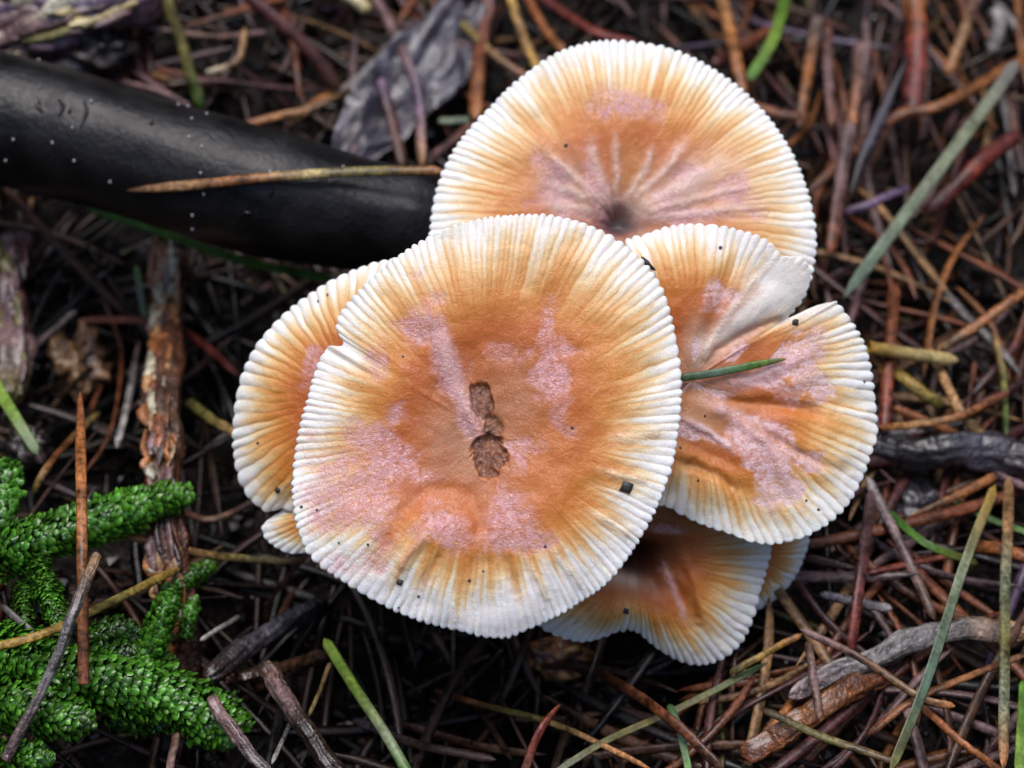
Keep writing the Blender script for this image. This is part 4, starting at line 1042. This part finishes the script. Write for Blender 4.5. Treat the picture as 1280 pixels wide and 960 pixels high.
moss([(235, 872, .010), (270, 880, .011), (312, 908, .010)], 40, 'blunt green moss shoot under the mauve weathered stick', 9, tone=.7)
moss([(28, 725, .009), (32, 755, .010), (28, 795, .010)], 34, 'small dark green moss sprig behind the hanging side shoot', 10, tone=.55)
moss([(230, 800, .010), (236, 770, .012), (243, 748, .012)], 22, 'tiny green moss sprig right of the upright moss shoot', 11, tone=.8)
moss([(110, 800, .007), (150, 790, .009), (190, 800, .009)], 40, 'dark green moss shoot deep between the brighter ones', 12, tone=.45)
moss([(90, 850, .008), (160, 820, .009), (215, 830, .010)], 44, 'shaded green moss shoot behind the longest one', 13, tone=.55)
moss([(130, 890, .010), (200, 900, .011), (250, 890, .010)], 40, 'green moss shoot under the right end of the longest one', 14, tone=.7)

# ------------------------------------------------------------------ grains and bits on the caps
def grain(key, x, y, spx, label, seed, flat=.55, col=(0.02, 0.02, 0.022), name='soil_grain', cat='grain'):
    p, nw = on_cap(key, x, y)
    s_ = spx * pix(p)[2] / FPX * .5
    r_ = np.random.default_rng(seed)
    zax = Vector(nw).to_track_quat('Z', 'Y').to_matrix()
    a = np.arange(8) / 8 * 2 * math.pi + (math.pi / 4 - .3)
    rows = []
    for rr_, zz in ((.3, -.4), (.85, -.3), (1.0, .15), (.85, .65), (.35, .85)):
        sqr = .95 if 'square' in label else .4
        rad = s_ * rr_ * (1 / np.maximum(np.abs(np.cos(a + .3)), np.abs(np.sin(a + .3))) * sqr + .95 - sqr) * r_.uniform(.85, 1.1, 8)
        rows.append(np.stack([rad * np.cos(a), rad * np.sin(a), np.full(8, zz * s_ * flat)], -1))
    v = np.vstack(rows) @ np.array(zax).T
    f = grid_faces(5, 8)
    f = np.vstack([f, [(0, 1, 2, 3), (0, 3, 4, 5), (0, 5, 6, 7), (32, 33, 34, 35), (32, 35, 36, 37), (32, 37, 38, 39)]])
    me_ = mesh_from(name, v, f, np.tile(np.array(col), (len(v), 1)))
    o = link(name, me_, M_SPECK); o.location = p
    tag(o, label, cat, 'dark grains stuck to the mushroom caps')


for key, x, y, s_, lab in [('A', 783, 610, 15, 'square black grain on the right rim of the largest cap, biggest of the grains'),
                           ('F', 780, 759, 8, 'square black grain near the front rim of the low wavy cap'),
                           ('D', 349, 613, 8, 'round black grain at the lower rim of the half hidden cap'),
                           ('A', 501, 727, 9, 'round black grain on the lower rim of the largest cap'),
                           ('C', 993, 403, 9, 'oval black grain beside the notch of the notched cap'),
                           ('C', 899, 311, 5, 'tiny black grain on the upper lobe of the notched cap'),
                           ('B', 707, 187, 5, 'tiny dark grain on the orange part of the funnel shaped cap'),
                           ('C', 1082, 478, 4, 'tiny dark grain on the outer rim of the notched cap'),
                           ('C', 1020, 637, 4, 'tiny dark grain on the lower rim of the notched cap')]:
    grain(key, x, y, s_, lab, int(x))
for x, y, s_ in [(462, 681, 4), (425, 679, 3), (588, 725, 4), (605, 715, 3), (379, 634, 4), (399, 638, 3), (524, 746, 4), (498, 760, 3), (715, 536, 4), (505, 447, 3), (682, 684, 4)]:
    grain('A', x, y, s_, 'tiny dark speck on the skin of the largest cap', int(x + y))
for x, y in [(399, 377), (411, 370), (325, 554)]:
    grain('D', x, y, 4, 'tiny dark speck on the rim of the half hidden cap', int(x + y))
for x, y in [(848, 560), (880, 520), (870, 600), (1005, 625)]:
    grain('C', x, y, 3.5, 'tiny dark speck on the orange skin of the notched cap', int(x + y))

# a curled black crumb and the green blade on the notched cap
q = [on_cap('C', x, y) for x, y in ((800, 322), (808, 332), (818, 340))]
pp = smooth_path([a + n_w * 0.0008 for a, n_w in q], 10)
v, f, tt = tube(pp, 0.00035 * taper(10, .3, .4), 6, rough=.3, freq=700)
tag(put('bark_crumb', mesh_from('bark_crumb', v, f, np.tile(np.array([.015, .012, .012]), (len(v), 1))), M_SPECK, pp[0]), 'thin curled black crumb between the largest cap and the notched cap', 'crumb')
q = [on_cap('C', x, y) for x, y in ((846, 473), (880, 468), (915, 462), (950, 455), (980, 449))]
zz = np.array([a for a, _ in q]); nwC = q[0][1]
hgt = (zz - zz[0]) @ nwC
zz = zz + nwC * (np.maximum.accumulate(hgt)[:, None] * 0 + (np.maximum(hgt, np.linspace(hgt[0], hgt[-1], 5)) - hgt)[:, None] + 0.0007)
pp = smooth_path(zz, 26)
v, f, tt = tube(pp, 0.00056 * taper(26, .03, .35), 8, flat=.45, keel=.25, ref=nwC)
tag(put('grass_blade', mesh_from('grass_blade', v, f, colour_at(['dgreen', 'teal', 'green', 'olive'], tt)), M_GRASS, pp[0]), 'short green blade lying on the notched cap', 'grass blade', 'grass blades among the litter')

# ------------------------------------------------------------------ fallen needles that can be told apart, one object each
PROTO = {}
for cn in ('rust', 'orange', 'tan', 'mauve', 'maroon', 'brown', 'grey', 'umber', 'black'):
    for k in range(3):
        r_ = np.random.default_rng(abs(hash(cn)) % 1 + len(cn) * 10 + k)
        n = 12; t_ = np.linspace(-.5, .5, n)
        L = (0.030, 0.045, 0.024)[k]
        path = np.stack([t_ * L, L * (0.06, -0.1, 0.16)[k] * t_ ** 2 * 2, L * 0.03 * np.sin(t_ * 5 + k)], -1)
        v, f, tt = tube(path, (0.00078, 0.00088, 0.00066)[k] * taper(n, .12, .2), 7, flat=.6, keel=.15, ref=(0, 0, 1), rough=.06, freq=250, seed=k + len(cn))
        c = colour_at([cn, cn], tt) * 0.52 * (0.4 + 1.2 * fbm(tt * 14 + k, np.full(len(tt), len(cn) * 1.0), 3))[:, None]
        me_ = mesh_from('pine_needle', v, f, c); me_.materials.append(M_NEEDLE)
        PROTO[cn, k] = me_

LOOK = {'rust': 'rust brown', 'orange': 'orange brown', 'tan': 'tan', 'mauve': 'mauve grey', 'maroon': 'dark maroon', 'brown': 'dark brown', 'grey': 'pale grey', 'umber': 'deep umber', 'black': 'blackened'}
ZONES = [((560, 1280), (-20, 330), 78, 'behind the funnel shaped cap'), ((1000, 1290), (330, 640), 40, 'right of the notched cap'),
         ((880, 1290), (640, 970), 52, 'right of the low wavy cap'), ((130, 560), (-20, 150), 26, 'behind the black branch'),
         ((300, 880), (780, 970), 30, 'in the hollow below the largest cap'), ((0, 300), (290, 600), 16, 'left of the half hidden cap')]
made = 0
rz = np.random.default_rng(99)
for (xr, yr, cnt, where) in ZONES:
    for i in range(cnt):
        x, y = rz.uniform(*xr), rz.uniform(*yr)
        if 'behind the funnel' in where and 560 < x < 1010 and y > 60 + 0.0 and math.hypot((x - 780) / 240, (y - 270) / 225) < 1.0: continue
        cn = rz.choice(['rust', 'orange', 'tan', 'mauve', 'maroon', 'brown', 'grey'], p=[.22, .08, .10, .21, .18, .15, .06])
        if 'hollow' in where or 'left of the half' in where: cn = rz.choice(['umber', 'black', 'brown'], p=[.5, .3, .2])  # darker colours here paint in the shade of both hollows
        k = int(rz.integers(3))
        o = bpy.data.objects.new('pine_needle', PROTO[cn, k]); COL.objects.link(o)
        p = G(x, y, 0.0)
        yaw = rz.normal(1.45, .4) if ('funnel' in where and x > 880) else rz.uniform(0, 2 * math.pi)
        L = (0.030, 0.045, 0.024)[k] * 0.45
        e0 = terrain(p[0] - L * math.cos(yaw), p[1] - L * math.sin(yaw)); e1 = terrain(p[0] + L * math.cos(yaw), p[1] + L * math.sin(yaw))
        zc = max((float(e0) + float(e1)) / 2, p[2]) + rz.uniform(.0022, .0055)
        o.location = (p[0], p[1], zc)
        o.rotation_euler = (0, 0, 0)
        pitch = -math.atan2(float(e1) - float(e0), 2 * L) + rz.normal(0, .06)
        o.rotation_euler = (Matrix.Rotation(yaw, 3, 'Z') @ Matrix.Rotation(pitch, 3, 'Y') @ Matrix.Rotation(rz.normal(0, .5), 3, 'X')).to_euler()
        s_ = rz.uniform(.75, 1.15); o.scale = (s_, s_, s_)
        tag(o, '%s fallen pine needle in the litter %s' % (LOOK[cn], where), 'needle', '%s needles %s' % (LOOK[cn], where))
        made += 1
print('needles', made)
